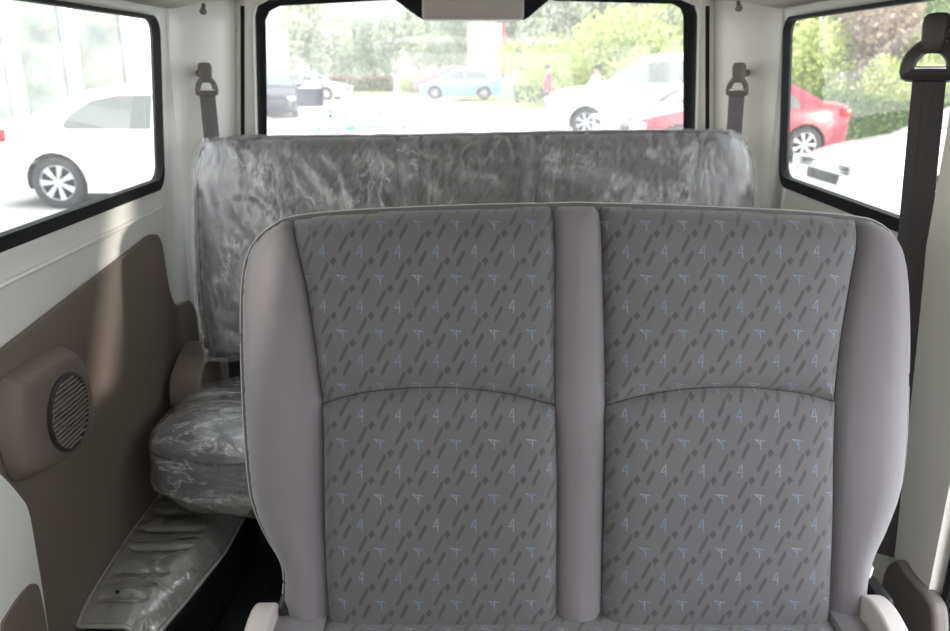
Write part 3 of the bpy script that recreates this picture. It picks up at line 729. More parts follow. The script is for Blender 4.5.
# sticker on the rear glass: pale blue outlines as seen from inside
st = thing('window_sticker', 'pale blue mirrored lettering and arrows on the rear glass', 'sticker', px(362, 133, 'y', YT-.012))
def stroke(mb, lst, w=1.0):
    pts = [px(300+a/7.32, 95+b/7.32, 'y', YT-.010) for a, b in lst]
    for a, b in zip(pts[:-1], pts[1:]):
        d = (b-a); n_ = Vector((-d.z, 0, d.x)).normalized()*.0011*w; e = d.normalized()*.0006
        mb.add([a-e+n_, b+e+n_, b+e-n_, a-e-n_], [(0, 1, 2, 3)])
    return mb
s1 = MB()
for l in ([(415, 92), (545, 82), (560, 110), (553, 195), (450, 203), (436, 190), (470, 180), (415, 92)], [(565, 92), (690, 88), (682, 118), (590, 122), (596, 152), (700, 152), (716, 190), (570, 192), (590, 150), (565, 92)]):
    stroke(s1, l, 1.0)
obj('outline_lettering', s1, m_sticker2, st, smooth=0)
s2 = MB()
for l in ([(210, 120), (235, 125)], [(222, 112), (222, 185)], [(195, 150), (250, 148)], [(222, 150), (190, 190)], [(222, 150), (248, 185)], [(310, 125), (335, 120)], [(322, 122), (322, 182)], [(300, 150), (345, 148)], [(305, 190), (345, 180)], [(368, 130), (366, 190)], [(355, 140), (355, 170)]):
    stroke(s2, l, 1.2)
obj('small_lettering', s2, m_sticker2, st, smooth=0)
s3 = MB()
def poly_px(mb, lst): 
    pts = [px(300+a/7.32, 95+b/7.32, 'y', YT-.010) for a, b in lst]; mb.add(pts, [tuple(range(len(pts)))])
for nm_, l_ in (('arrowhead', [(120, 247), (145, 230), (145, 264)]), ('arrowhead', [(778, 236), (755, 218), (755, 256)]), ('blue_bar', [(335, 232), (405, 230), (400, 256), (332, 260)])):
    a_ = MB(); poly_px(a_, l_); obj(nm_, a_, m_sticker, st, smooth=0)
for x_ in (205, 225, 250, 270, 290, 310): stroke(s3, [(x_, 236), (x_, 260)], 1.4); stroke(s3, [(x_, 246), (x_+10, 246)], 1.2)
for x_ in (590, 612, 632, 655, 678): stroke(s3, [(x_, 230), (x_, 252)], 1.3); stroke(s3, [(x_, 240), (x_+9, 238)], 1.2)
for x_ in range(425, 580, 18): stroke(s3, [(x_, 234), (x_+10, 234), (x_+10, 252), (x_, 252), (x_, 234)], .9)
stroke(s3, [(722, 232), (722, 252)], 1.2)
obj('slogan_lettering', s3, m_sticker, st, smooth=0)['label'] = 'tiny pale blue letters between two arrowheads'

# ================================================================ OUTSIDE
gnd = obj('paved_ground', MB().box((0, 60, GZ-.05), (260, 260, .1)), m_paving); tag(gnd, 'bright pale paving around the van', 'ground', kind='structure')
def G(u, v): return px(u, v, 'z', GZ)
def strip(name, pts, h, m, label, cat):
    o = obj(name, MB().prism([(p[0], p[1]) for p in pts], lambda a, b, t: (a, b, t), GZ-.02, GZ+h), m); return tag(o, label, cat, kind='structure')
strip('grass_verge', [(-12, 55), (14, 50), (60, 42), (60, 100), (-30, 100)], .10, m_grass, 'pale grass strip beyond the road under the trees', 'grass')
strip('grass_parking', [(-1.5, 46), (4.0, 26), (8.0, 19.5), (40, 19.5), (40, 47), (0, 50)], .04, m_grass, 'pale yellow-green grass parking bays to the right', 'grass')
for k in range(7):
    yy = 22+k*3.0; x_l = 3.0-(yy-26)*.22
    o = obj('kerb_line', MB().box((x_l+2.6+k*.1, yy, GZ+.05), (5.0, .14, .05), None, .01), m_kerb)
    tag(o, 'thin reddish kerb line across the pale grass parking bays', 'kerb', 'kerb lines across the grass parking bays')

# ---- cars
def mkwheel(parent, x, y, r, s):
    m = Matrix.Translation(Vector((x, y, r))) @ Matrix.Rotation(R(-90*s), 4, 'X')
    w = obj('wheel', MB().lathe([(r*.62, .0), (r*.66, .03), (r*.9, .035), (r*.985, .01), (r, -.04), (r, -.14), (r*.95, -.18), (r*.6, -.18), (r*.6, -.02)], 32, m), m_tyre, parent, frame=WORLD[parent] @ m.copy() if False else None, smooth=50) if False else None
    return w
def car(name, label, cat, paint, prof, L, W, wheels, wr, belt_z, sidewins, glass, loc, heading, lamps=(), tails=(), trunk=None, extras=None, group=None, tum=.42):
    root = thing(name, label, cat, loc, heading, group); FR = WORLD[root]
    def hw(x, z):
        e = abs(2*x/L-1); w = W/2*(1-.20*e**6-.02*e*e)
        if z > belt_z: w -= (z-belt_z)*tum
        if z < .42: w -= (.42-z)*.18
        w -= .03*max(0, (z-.75)/.3) if z <= belt_z else .03*max(0, (belt_z-.75)/.3)
        return w
    ar = wr+.055; topp = spline(prof, 4); pts = list(topp)
    # bottom with arches: from rear to front
    zb_ = .20; bot = []
    for cx in sorted(wheels, reverse=True):
        a0_ = math.asin((zb_-wr)/ar)
        angs = [a0_+(math.pi-2*a0_)*i/12 for i in range(13)]
        bot += [(cx+ar*math.cos(a), wr+ar*math.sin(a)) for a in angs]
    poly = dedup([tuple(p) for p in pts] + bot)
    mb = MB()
    for s in (-1, 1):
        patch(mb, poly, lambda P: np.array([(x, s*hw(x, z), z) for x, z in P]), [], .12)
    def strp(x, z, t):
        return (x, t*hw(x, z), z + (.045*(1-t*t) if z > .6 else 0) - 0)
    rows = [[strp(p[0], p[1], -1+2*j/10) for j in range(11)] for p in pts]
    for r_ in rows:
        r_[0] = (r_[0][0], r_[0][1], r_[0][2]); 
    mb.add([v for r_ in rows for v in r_], [(i*11+j, (i+1)*11+j, (i+1)*11+j+1, i*11+j+1) for i in range(len(rows)-1) for j in range(10)])
    def O(nm, mb_, mat, par=root, sm=35):
        o = obj(nm, mb_, mat, par, FR, sm, True); return o
    body = O('body', mb, paint); wd = body.modifiers.new('weld', 'WELD'); wd.merge_threshold = .004
    O('underbody', MB().box((L/2, 0, .34), (L*.9, W*.72, .24)), m_arch)
    for cx in wheels:
        for s in (-1, 1):
            yo = s*(hw(cx, wr)-.01); m = Matrix.Translation(Vector((cx, yo, wr))) @ Matrix.Rotation(R(-90*s), 4, 'X')
            w_ = O('wheel', MB().lathe([(wr*.66, -.02), (wr*.68, .0), (wr*.9, .006), (wr*.985, -.015), (wr, -.05), (wr, -.15), (wr*.95, -.19), (wr*.6, -.19), (wr*.6, -.02)], 30, m), m_tyre, sm=50)
            rm = MB().lathe([(wr*.70, -.005), (wr*.66, -.002), (wr*.63, -.03)], 30, m).lathe([(0, -.012), (wr*.12, -.014), (wr*.15, -.03)], 16, m)
            for k in range(7):
                a = 2*math.pi*k/7
                for da in (-.10, .10):
                    rm.tube([m @ Vector((math.cos(a+da*.4)*wr*.08, math.sin(a+da*.4)*wr*.08, -.02)), m @ Vector((math.cos(a+da)*wr*.66, math.sin(a+da)*wr*.66, -.014))], [wr*.05, wr*.062], 6)
            O('rim', rm, m_rim, w_, sm=50)
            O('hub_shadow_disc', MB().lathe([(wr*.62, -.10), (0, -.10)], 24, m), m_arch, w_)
    for wn in sidewins:
        wn = spline(wn, 1, True) if False else wn
        for s in (-1, 1):
            mm = patch(MB(), wn, lambda P: np.array([(x, s*(hw(x, z)+.006), z) for x, z in P]), [], .15)
            O('side_window', mm, m_dglass)
    for i0_, i1_, nm in glass:                       # profile control spans carrying glass
        seg = topp[i0_*4+1:i1_*4]; nrm = []
        P_ = [Vector((p[0], 0, p[1])) for p in seg]
        d = (P_[-1]-P_[0]).normalized(); up = Vector((-d.z, 0, d.x)); up = up if up.z > 0 else -up
        mm = MB().grid(lambda a, b: Vector(strp(*seg[round(a*(len(seg)-1))], -.90+1.8*b))+up*.008, len(seg)-1, 10)
        O(nm, mm, m_dglass)
    for x_, z_, dx_, dz_, yf in lamps:
        for s in (-1, 1): O('headlight', MB().box((x_, s*yf*W/2, z_), (dx_, W*.17, dz_), Matrix.Rotation(R(18*s), 3, 'Z'), .02), m_lamp)
    for x_, z_, dx_, dz_, yf in tails:
        for s in (-1, 1): O('tail_light', MB().box((x_, s*yf*W/2, z_), (dx_, W*.14, dz_), None, .02), m_tail)
    for s in (-1, 1):
        mx = [p for p in topp if p[1] > belt_z+.02]
        O('wing_mirror', MB().box((mx[0][0]+.25, s*(hw(mx[0][0]+.25, belt_z)+.09), belt_z+.07), (.12, .2, .13), None, .03), paint)
    O('grille', MB().box((.035, 0, .55), (.06, W*.42, .12), None, .01), m_slat)
    if extras: extras(O, hw)
    return root
# sedan: front at local x=0, rear at x=L
SED = [(.03, .20), (0, .35), (.02, .58), (.10, .70), (.5, .82), (1.05, .92), (1.25, .96), (1.65, 1.18), (2.05, 1.38), (2.45, 1.45), (2.95, 1.45), (3.35, 1.38), (3.75, 1.20), (4.05, 1.07), (4.35, 1.05), (4.50, 1.02), (4.57, .85), (4.56, .5), (4.50, .20)]
SEDW = [[(1.42, .98), (1.72, 1.13), (2.02, 1.28), (2.20, 1.345), (2.30, 1.365), (2.30, .98)], [(2.38, .98), (2.38, 1.375), (2.80, 1.375), (3.12, 1.31), (3.38, 1.15), (3.46, 1.02), (3.40, .98)]]
HAT = [(.03, .22), (0, .38), (.04, .60), (.15, .72), (.55, .86), (.95, .97), (1.4, 1.22), (1.8, 1.42), (2.3, 1.50), (3.0, 1.47), (3.5, 1.36), (3.85, 1.15), (4.05, 1.0), (4.15, .85), (4.15, .5), (4.08, .22)]
HATW = [[(1.25, 1.0), (1.6, 1.22), (1.95, 1.39), (2.3, 1.42), (2.3, 1.0)], [(2.38, 1.0), (2.38, 1.42), (3.0, 1.39), (3.35, 1.28), (3.5, 1.10), (3.3, 1.02)]]
SUV_ = [(.05, .25), (0, .45), (.03, .75), (.12, .92), (.45, 1.04), (1.0, 1.12), (1.25, 1.17), (1.75, 1.50), (2.15, 1.73), (2.7, 1.83), (3.6, 1.85), (4.2, 1.83), (4.35, 1.72), (4.5, 1.15), (4.5, .5), (4.45, .25)]
SUVW = [[(1.62, 1.20), (1.90, 1.42), (2.18, 1.64), (2.55, 1.70), (2.75, 1.70), (2.75, 1.20)], [(2.88, 1.20), (2.88, 1.70), (3.6, 1.71), (3.6, 1.20)], [(3.7, 1.2), (3.7, 1.71), (4.12, 1.68), (4.22, 1.2)]]
SUV = [(a*1.12, b*(1.0 if b < .5 else 1.09)) for a, b in SUV_]; SUVW = [[(a*1.12, b*1.09) for a, b in w_] for w_ in SUVW]
SEDg = [(6, 9, 'windshield'), (11, 13, 'rear_window')]
SG = dict(lamps=[(.16, .66, .30, .13, .70)], tails=[(4.36, .90, .32, .15, .80)])
# white saloon beyond the left window: rear wheel at pixel (62, 209)
g = G(62, 209)
car('car', 'white saloon parked side-on close beyond the left side window', 'car', p_white, SED, 4.57, 1.80, (.93, 3.62), .325, .97, SEDW, SEDg, (g.x+3.62, g.y+.85, GZ), R(180), **SG)
# car behind it, far left
g = G(-40, 142)
car('car', 'white car at the far left behind the nearer white saloon', 'car', p_white, SED, 4.57, 1.76, (.93, 3.62), .32, .97, SEDW, SEDg, (g.x+3.1, g.y+2.5, GZ), R(180), **SG)
# red saloon: rear at right, rear wheel at pixel (803, 163)
g = G(803, 163)
car('car', 'red saloon seen through the right side window near the hedge', 'car', p_red, [(a*.88, b) for a, b in SED], 4.02, 1.76, (.86, 3.19), .325, .97, [[(a*.88, b) for a, b in w_] for w_ in SEDW], SEDg, (g.x-3.19, g.y+.88, GZ), 0, lamps=[(.16, .66, .30, .13, .70)], tails=[(3.92, .90, .18, .15, .76)])
# nearest white car, front corner towards the van
def slats(O, hw):
    for s in (-1, 1): 
        gq = MB()
        for k in range(3): gq.box((.05, s*.42, .64+k*.03), (.08, .30, .012), Matrix.Rotation(R(10*s), 3, 'Z'), .003)
        O('front_slats', gq, m_slat)
hd = R(2); g = G(940, 241); base = Vector((g.x-.93, g.y+.88, 0))
car('car', 'white car nearest on the right, its front corner filling the side window', 'car', p_white, SED, 4.57, 1.80, (.93, 3.62), .325, .97, SEDW, SEDg, (base.x, base.y, GZ), hd, extras=slats, **SG)
# white off-roader seen through the rear window
def doorline(O, hw): O('door_handle', MB().box((2.62, -hw(2.62, 1.0)-.01, 1.05), (.16, .03, .04), None, .008), m_black)
car('car', 'large white van-like car at the right of the rear window', 'car', p_white, SUV, 5.04, 1.80, (1.0, 3.95), .36, 1.27, SUVW, [(6, 9, 'windshield')], (G(547, 131).x-.15, 21.6, GZ), R(-4), lamps=[(.14, .86, .25, .16, .74)], extras=doorline)
# silver-white car low in front of it, with a cardboard sunshade behind its windscreen
g = G(598, 150)
def shade(O, hw):
    O('cardboard_sunshade', MB().box((1.56, -.30, 1.13), (.02, 1.0, .34), Matrix.Rotation(R(20), 3, 'Y'), .004), plain('cardboard', (.36, .33, .27), .9))
car('car', 'low white car in front of the large white one, a grey board at its windscreen', 'car', p_white, [(a, b*.93) for a, b in SED], 4.57, 1.70, (.93, 3.62), .31, .91, [[(a, b*.93) for a, b in w_] for w_ in SEDW], SEDg, (g.x+.05, 18.1, GZ), 0, extras=None, lamps=[(.16, .62, .30, .13, .70)])
bd = px(667, 105, 'y', 17.0)
t_ = obj('cardboard_sheet', MB().box((bd.x, 17.7, bd.z-.10), (.48, .02, .32), Matrix.Rotation(R(10), 3, 'Y'), .004), plain('folded_cardboard', (.42, .40, .33), .9)); tag(t_, 'folded grey-brown cardboard standing on the low white car', 'cardboard')
# blue hatchback
car('car', 'light blue hatchback parked beyond the grass bays', 'car', p_blue, HAT, 4.15, 1.72, (.80, 3.30), .32, .98, HATW, [(5, 7, 'windshield')], (px(421, 98, 'y', 43).x, 43, GZ+.10), R(-3), lamps=[(.16, .68, .30, .13, .70)])
car('car', 'maroon car half hidden behind the light blue hatchback', 'car', p_maroon, HAT, 4.15, 1.72, (.80, 3.30), .32, .98, HATW, [(5, 7, 'windshield')], (px(412, 90, 'y', 50).x, 50, GZ+.2), R(12), lamps=[(.16, .68, .30, .13, .70)])
# black car facing the van with its door open
def opendoor(O, hw):
    dx = 1.45; M_ = Matrix.Translation(Vector((dx, -.84, 0))) @ Matrix.Rotation(R(-66), 4, 'Z')
    fn = lambda a, b, t: M_ @ Vector((a, t, b))
    pl_ = [(0, .32), (1.05, .32), (1.08, .95), (0, .95)]
    O('open_door', MB().prism(pl_, fn, -.03, .03), p_black)
    O('open_door_window_frame', MB().tube([fn(a, b, 0) for a, b in ((0, .95), (.45, 1.30), (.98, 1.36), (1.06, .95))], .03, 6), p_black)
gq_ = G(273, 119)
car('car', 'black car facing the van with one door standing open', 'car', p_black, [(a, b*1.03) for a, b in SED], 4.57, 1.80, (.93, 3.62), .33, 1.0, [[(a, b*1.03) for a, b in w_] for w_ in SEDW], SEDg, (gq_.x, gq_.y, GZ), R(103), extras=opendoor, **SG)
gq_ = G(300, 102)
car('car', 'silver car parked behind the open door of the black car', 'car', p_silver, SED, 4.57, 1.76, (.93, 3.62), .32, .97, SEDW, SEDg, (gq_.x+2.0, gq_.y+3, GZ), R(168), **SG)

# ---- buildings
def facade(label, cat, x0_, x1_, y, h, side_depth):
    t = thing('showroom_building', label, cat, ((x0_+x1_)/2, y+side_depth/2, GZ))
    obj('core', MB().box(((x0_+x1_)/2, y+side_depth/2+.3, GZ+h/2), (x1_-x0_-.4, side_depth-.5, h)), m_interior, t)
    for k in range(int((x1_-x0_)/1.3)+1):
        xx = x1_-.10-k*1.3
        if xx > x0_: obj('column', MB().box((xx, y-.12, GZ+h/2), (.22, .3, h), None, .03), m_concrete, t)
        if xx-1.3 > x0_: obj('glass_panel', MB().box((xx-.65, y+.02, GZ+h/2), (1.08, .04, h-.4)), m_fglass, t)
    for z_ in (GZ+.3, GZ+4.6): obj('rail', MB().box(((x0_+x1_)/2, y-.05, z_), (x1_-x0_, .14, .14), None, .01), m_concrete, t)
    for k in range(4):
        yy = y+.2+k*2.7; obj('column', MB().box((x1_+.05, yy, GZ+h/2), (.3, .35, h), None, .03), m_concrete, t)
        if k < 3: obj('doorway', MB().box((x1_-.05, yy+1.45, GZ+1.5), (.1, 2.2, 3.0)), plain('doorway_shade', (.25, .25, .27), .6), t)
    return t
nt = NT('pale_facade_glass'); tc = nt.n('ShaderNodeTexCoord'); nz = nt.n('ShaderNodeTexNoise', Vector=tc.outputs['Object'], Scale=.7, Detail=6.0, Roughness=.6, Distortion=.5)
rp = nt.n('ShaderNodeValToRGB', Fac=nz.outputs[0]); e_ = rp.color_ramp.elements; e_[0].position = .35; e_[0].color = (.14, .175, .185, 1); e_[1].position = .62; e_[1].color = (.42, .46, .46, 1)
e2 = rp.color_ramp.elements.new(.48); e2.color = (.22, .275, .24, 1)
prin(nt, Base__Color=rp.outputs[0], Roughness=.08, **{'Specular IOR Level': .8}); m_fglass = nt.m
m_interior = plain('showroom_inside', (.4, .42, .42), .8)
facade('pale glass showroom with white columns on the left behind the white saloon', 'building', -26, -7.4, 18.5, 9, 9)
for label, x_, y_, w_, h_ in (('left one of the two pale tower blocks far behind the trees', -24, 125, 22, 48), ('right one of the two pale tower blocks far behind the trees', 2, 150, 22, 40)):
    t = thing('apartment_block', label, 'building', (x_, y_, GZ))
    obj('walls', MB().box((x_, y_, GZ+h_/2), (w_, 12, h_)), m_hazy, t)
    for r_ in range(8):
        for c_ in range(5):
            obj('window', MB().box((x_-w_/2+2.4+c_*(w_-4)/4.2, y_-6.02, GZ+7+r_*4.6), (1.8, .1, 2.0)), m_hazyw, t)
gh = thing('gatehouse', 'low white gatehouse with a dark opening at the left edge of the rear window', 'building', (-13, 38, GZ))
obj('walls', MB().box((-13, 38, GZ+1.7), (8.5, 3, 3.4), None, .02), m_concrete, gh)
obj('doorway', MB().box((-9.75, 36.46, GZ+1.5), (1.1, .1, 2.6)), plain('gatehouse_opening', (.10, .10, .12), .6), gh)
obj('column', MB().box((-8.75, 36.3, GZ+1.8), (.35, .35, 3.6), None, .03), m_concrete, gh)
# white board with red edge behind the blue car
wb = thing('white_billboard', 'tall blank white board with a thin red edge behind the blue hatchback', 'board', (px(486, 80, 'y', 48).x, 48, GZ))
p0, p1 = px(468, 24, 'y', 48), px(502, 24, 'y', 48)
obj('panel', MB().box(((p0.x+p1.x)/2, 48, (p0.z+GZ)/2+.2), (p1.x-p0.x, .3, p0.z-GZ-.4), None, .02), m_concrete, wb)
obj('red_edge', MB().box((p1.x+.08, 47.95, (p0.z+GZ)/2+.2), (.16, .36, p0.z-GZ-.4), None, .02), plain('red_edge_paint', (.75, .10, .10), .5), wb)
for xx in (p0.x+.3, p1.x-.3): obj('post', MB().box((xx, 48.1, GZ+.3), (.15, .15, .7)), m_concrete, wb)
pp = px(397, 85, 'y', 50); o = obj('bollard', MB().lathe([(0, 1.25), (.12, 1.2), (.16, 1.1), (.16, 0), (0, 0)], 12, Matrix.Translation(Vector((pp.x, 50, GZ)))), m_concrete); tag(o, 'slim white post at the roadside left of the maroon car', 'post')
cb = px(512, 92, 'y', 44.5); o = obj('concrete_block', MB().box((cb.x, 44.5, GZ+.55), (1.2, .8, 1.1), None, .04), m_concrete); tag(o, 'pale concrete block behind the tail of the blue hatchback', 'block')

# ---- vegetation
def crown(mb, n, ctr, rad, size, seed, lumps=7, drop=.0):
    r = np.random.default_rng(seed)
    cs = r.normal(size=(lumps, 3)); cs /= np.linalg.norm(cs, axis=1)[:, None]; cs = cs*r.uniform(.25, .68, (lumps, 1)); rs = r.uniform(.38, .60, lumps)
    k = r.integers(0, lumps, n); d = r.normal(size=(n, 3)); d /= np.linalg.norm(d, axis=1)[:, None]
    P = (cs[k]+d*rs[k][:, None]*r.uniform(.6, 1.02, (n, 1)))*np.array(rad)+np.array(ctr)
    a = r.normal(size=(n, 3)); a /= np.linalg.norm(a, axis=1)[:, None]; b = np.cross(a, r.normal(size=(n, 3))); b /= np.linalg.norm(b, axis=1)[:, None]
    s = (size*r.uniform(.6, 1.3, n))[:, None]; V = np.stack([P-a*s, P-b*s*.5, P+a*s, P+b*s*.5], 1).reshape(-1, 3)
    return mb.add(V.tolist(), [(4*i, 4*i+1, 4*i+2, 4*i+3) for i in range(n)])
def mk_tree(h, cw, n, lf, size, seed, label, tr=.12, start=.3, group=None, nm='tree'):
    t = thing(nm, label, 'tree' if nm == 'tree' else 'bush', (0, 0, 0), 0, group); r = random.Random(seed)
    tk = MB(); pts = [(0, 0, -.05)]
    for i in range(1, 6): pts.append((r.uniform(-.04, .04)*h*.4, r.uniform(-.04, .04)*h*.4, h*.85*i/5))
    tk.tube(pts, [tr*(1-.15*i) for i in range(6)], 7)
    for k in range(7):
        z0_ = h*(start+.08*k); a = r.uniform(0, 6.28); q_ = cw*.32
        tk.tube([(0, 0, z0_), (math.cos(a)*q_*.5, math.sin(a)*q_*.5, z0_+h*.05), (math.cos(a)*q_, math.sin(a)*q_, z0_+h*.13)], [tr*.35, tr*.22, tr*.1], 5)
    obj('trunk', tk, m_bark, t, smooth=60)
    obj('foliage', crown(MB(), n, (0, 0, h*(start+1)/2), (cw/2*1.1, cw/2*1.1, h*(1-start)/2*1.1), size, seed), lf, t, smooth=0)
    return t
def place(o, x, y, s=1, rz=0, label=None, first=False, group=None, z=GZ, sz=None):
    m = Matrix.Translation(Vector((x, y, z))) @ Matrix.Rotation(rz, 4, 'Z') @ Matrix.Diagonal((s, s, sz or s, 1))
    if first: 
        o.matrix_world = m; WORLD[o] = m; return o
    return copy_tree(o, m, label, group)
GT = 'hazy slender trees beyond the road'
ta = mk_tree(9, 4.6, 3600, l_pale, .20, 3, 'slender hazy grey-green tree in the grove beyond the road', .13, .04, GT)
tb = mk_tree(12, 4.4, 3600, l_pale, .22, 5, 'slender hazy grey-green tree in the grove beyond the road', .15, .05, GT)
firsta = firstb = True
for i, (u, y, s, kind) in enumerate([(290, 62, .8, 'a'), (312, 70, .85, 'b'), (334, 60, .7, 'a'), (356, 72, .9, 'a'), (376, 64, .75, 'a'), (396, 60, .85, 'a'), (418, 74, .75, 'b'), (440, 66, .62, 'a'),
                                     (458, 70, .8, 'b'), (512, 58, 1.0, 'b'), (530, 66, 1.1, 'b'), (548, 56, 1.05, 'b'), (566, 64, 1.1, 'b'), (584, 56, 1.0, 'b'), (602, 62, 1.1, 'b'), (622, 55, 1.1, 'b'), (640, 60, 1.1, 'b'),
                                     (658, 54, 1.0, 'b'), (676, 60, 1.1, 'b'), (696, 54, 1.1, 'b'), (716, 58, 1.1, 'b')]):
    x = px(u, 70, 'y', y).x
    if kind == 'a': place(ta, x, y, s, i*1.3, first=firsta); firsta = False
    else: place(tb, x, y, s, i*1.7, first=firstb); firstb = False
# bright bushes through the rear window
b1 = mk_tree(3.6, 3.8, 2600, l_yel, .12, 9, 'bright yellow-green bush behind the person in red', .06, .05, nm='bush')
place(b1, px(548, 80, 'y', 36).x, 36, .80, 0, first=True)
for u, y, s, lab in ((597, 33, 1.0, 'bright yellow-green bush right behind the person in white'), (632, 32, 1.02, 'bright yellow-green bush above the large white car roof'), (668, 33, 1.25, 'tall bright bush at the right edge of the rear window'),
                     (520, 44, .8, 'yellow-green bush just right of the red-edged board'), (411, 51, .42, 'small yellow-green shrub left of the maroon car'), (575, 42, .8, 'yellow-green bush between the two standing people')):
    place(b1, px(u, 80, 'y', y).x, y, s, u, lab)
# bushes and trees through the right window
b2 = mk_tree(3.3, 2.6, 4200, l_yel, .075, 21, 'tall narrow yellow-green bush behind the red saloon', .05, .02, nm='bush')
place(b2, px(815, 80, 'y', 20).x, 20, .96, 0, first=True)
place(b2, px(790, 80, 'y', 22).x, 22, .85, 2.1, 'yellow-green bush at the left edge of the right window')
place(b2, px(905, 80, 'y', 18).x, 18, .66, 1.0, 'low yellow-green bush behind the hedge near the dark belt')
place(b2, px(940, 80, 'y', 18.5).x, 18.5, .9, 4.0, 'yellow-green bush beyond the dark belt')
b3 = mk_tree(3.9, 2.6, 4200, l_brown, .08, 33, 'rounded reddish-brown tree over the hedge in the right window', .08, .18)
place(b3, px(862, 80, 'y', 20).x, 20, 1.02, 0, first=True)
place(b3, px(985, 80, 'y', 21).x, 21, 1.1, 2, 'reddish-brown tree far right beyond the dark belt')
b4 = mk_tree(6.5, 4.6, 5200, l_mid, .12, 41, 'large green tree behind the bushes at left of the right window', .14, .15)
place(b4, px(800, 60, 'y', 31).x, 31, 1.1, 0, first=True)
for u, y, s, lab in ((850, 32, 1.15, 'large green tree behind the reddish-brown one'), (905, 27, .95, 'large green tree high behind the low bush near the dark belt'), (955, 28, 1.1, 'large green tree at the right frame edge'), (745, 34, 1.2, 'large green tree hidden mostly by the right rear pillar')):
    place(b4, px(u, 60, 'y', y).x, y, s, u, lab)
def hedge(label, p0_, p1_, w, h, n, lf, size, seed):
    r = np.random.default_rng(seed); a = np.array(p0_); b = np.array(p1_); t = r.uniform(0, 1, n); L = np.linalg.norm(b-a); nn = np.array([-(b-a)[1], (b-a)[0]])/L
    s_ = r.uniform(-.5, .5, n)*w; z = r.uniform(0, 1, n)**.6*h*(1+.08*np.sin(t*L*2))
    P = np.stack([a[0]+(b-a)[0]*t+nn[0]*s_, a[1]+(b-a)[1]*t+nn[1]*s_, GZ+z], 1)
    q1 = r.normal(size=(n, 3)); q1 /= np.linalg.norm(q1, axis=1)[:, None]; q2 = np.cross(q1, r.normal(size=(n, 3))); q2 /= np.linalg.norm(q2, axis=1)[:, None]
    V = np.stack([P-q1*size, P-q2*size*.6, P+q1*size, P+q2*size*.6], 1).reshape(-1, 3)
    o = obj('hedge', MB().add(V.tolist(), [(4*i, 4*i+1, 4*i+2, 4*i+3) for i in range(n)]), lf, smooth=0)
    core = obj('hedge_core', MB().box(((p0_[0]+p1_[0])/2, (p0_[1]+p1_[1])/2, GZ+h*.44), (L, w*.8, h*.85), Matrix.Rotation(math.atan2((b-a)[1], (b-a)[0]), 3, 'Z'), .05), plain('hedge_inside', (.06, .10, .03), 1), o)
    tag(o, label, 'hedge')
    return o
hx0, hx1 = px(812, 120, 'y', 16.5).x, px(960, 120, 'y', 15).x
hedge('clipped green hedge between the red saloon and the near white car', (hx0+.3, 18.6), (hx1+1.4, 17.4), 1.0, 1.12, 9000, l_hedge, .055, 3)
hedge('low dark hedge behind the person in red', (px(518, 90, 'y', 40).x, 40), (px(570, 90, 'y', 39).x, 39), 1.0, .8, 2500, l_hedge, .09, 5)
hedge('long reddish hedge under the hazy trees', (px(285, 80, 'y', 57).x, 57.5), (px(470, 80, 'y', 55).x, 55), 1.2, 1.0, 4000, l_red, .13, 6)

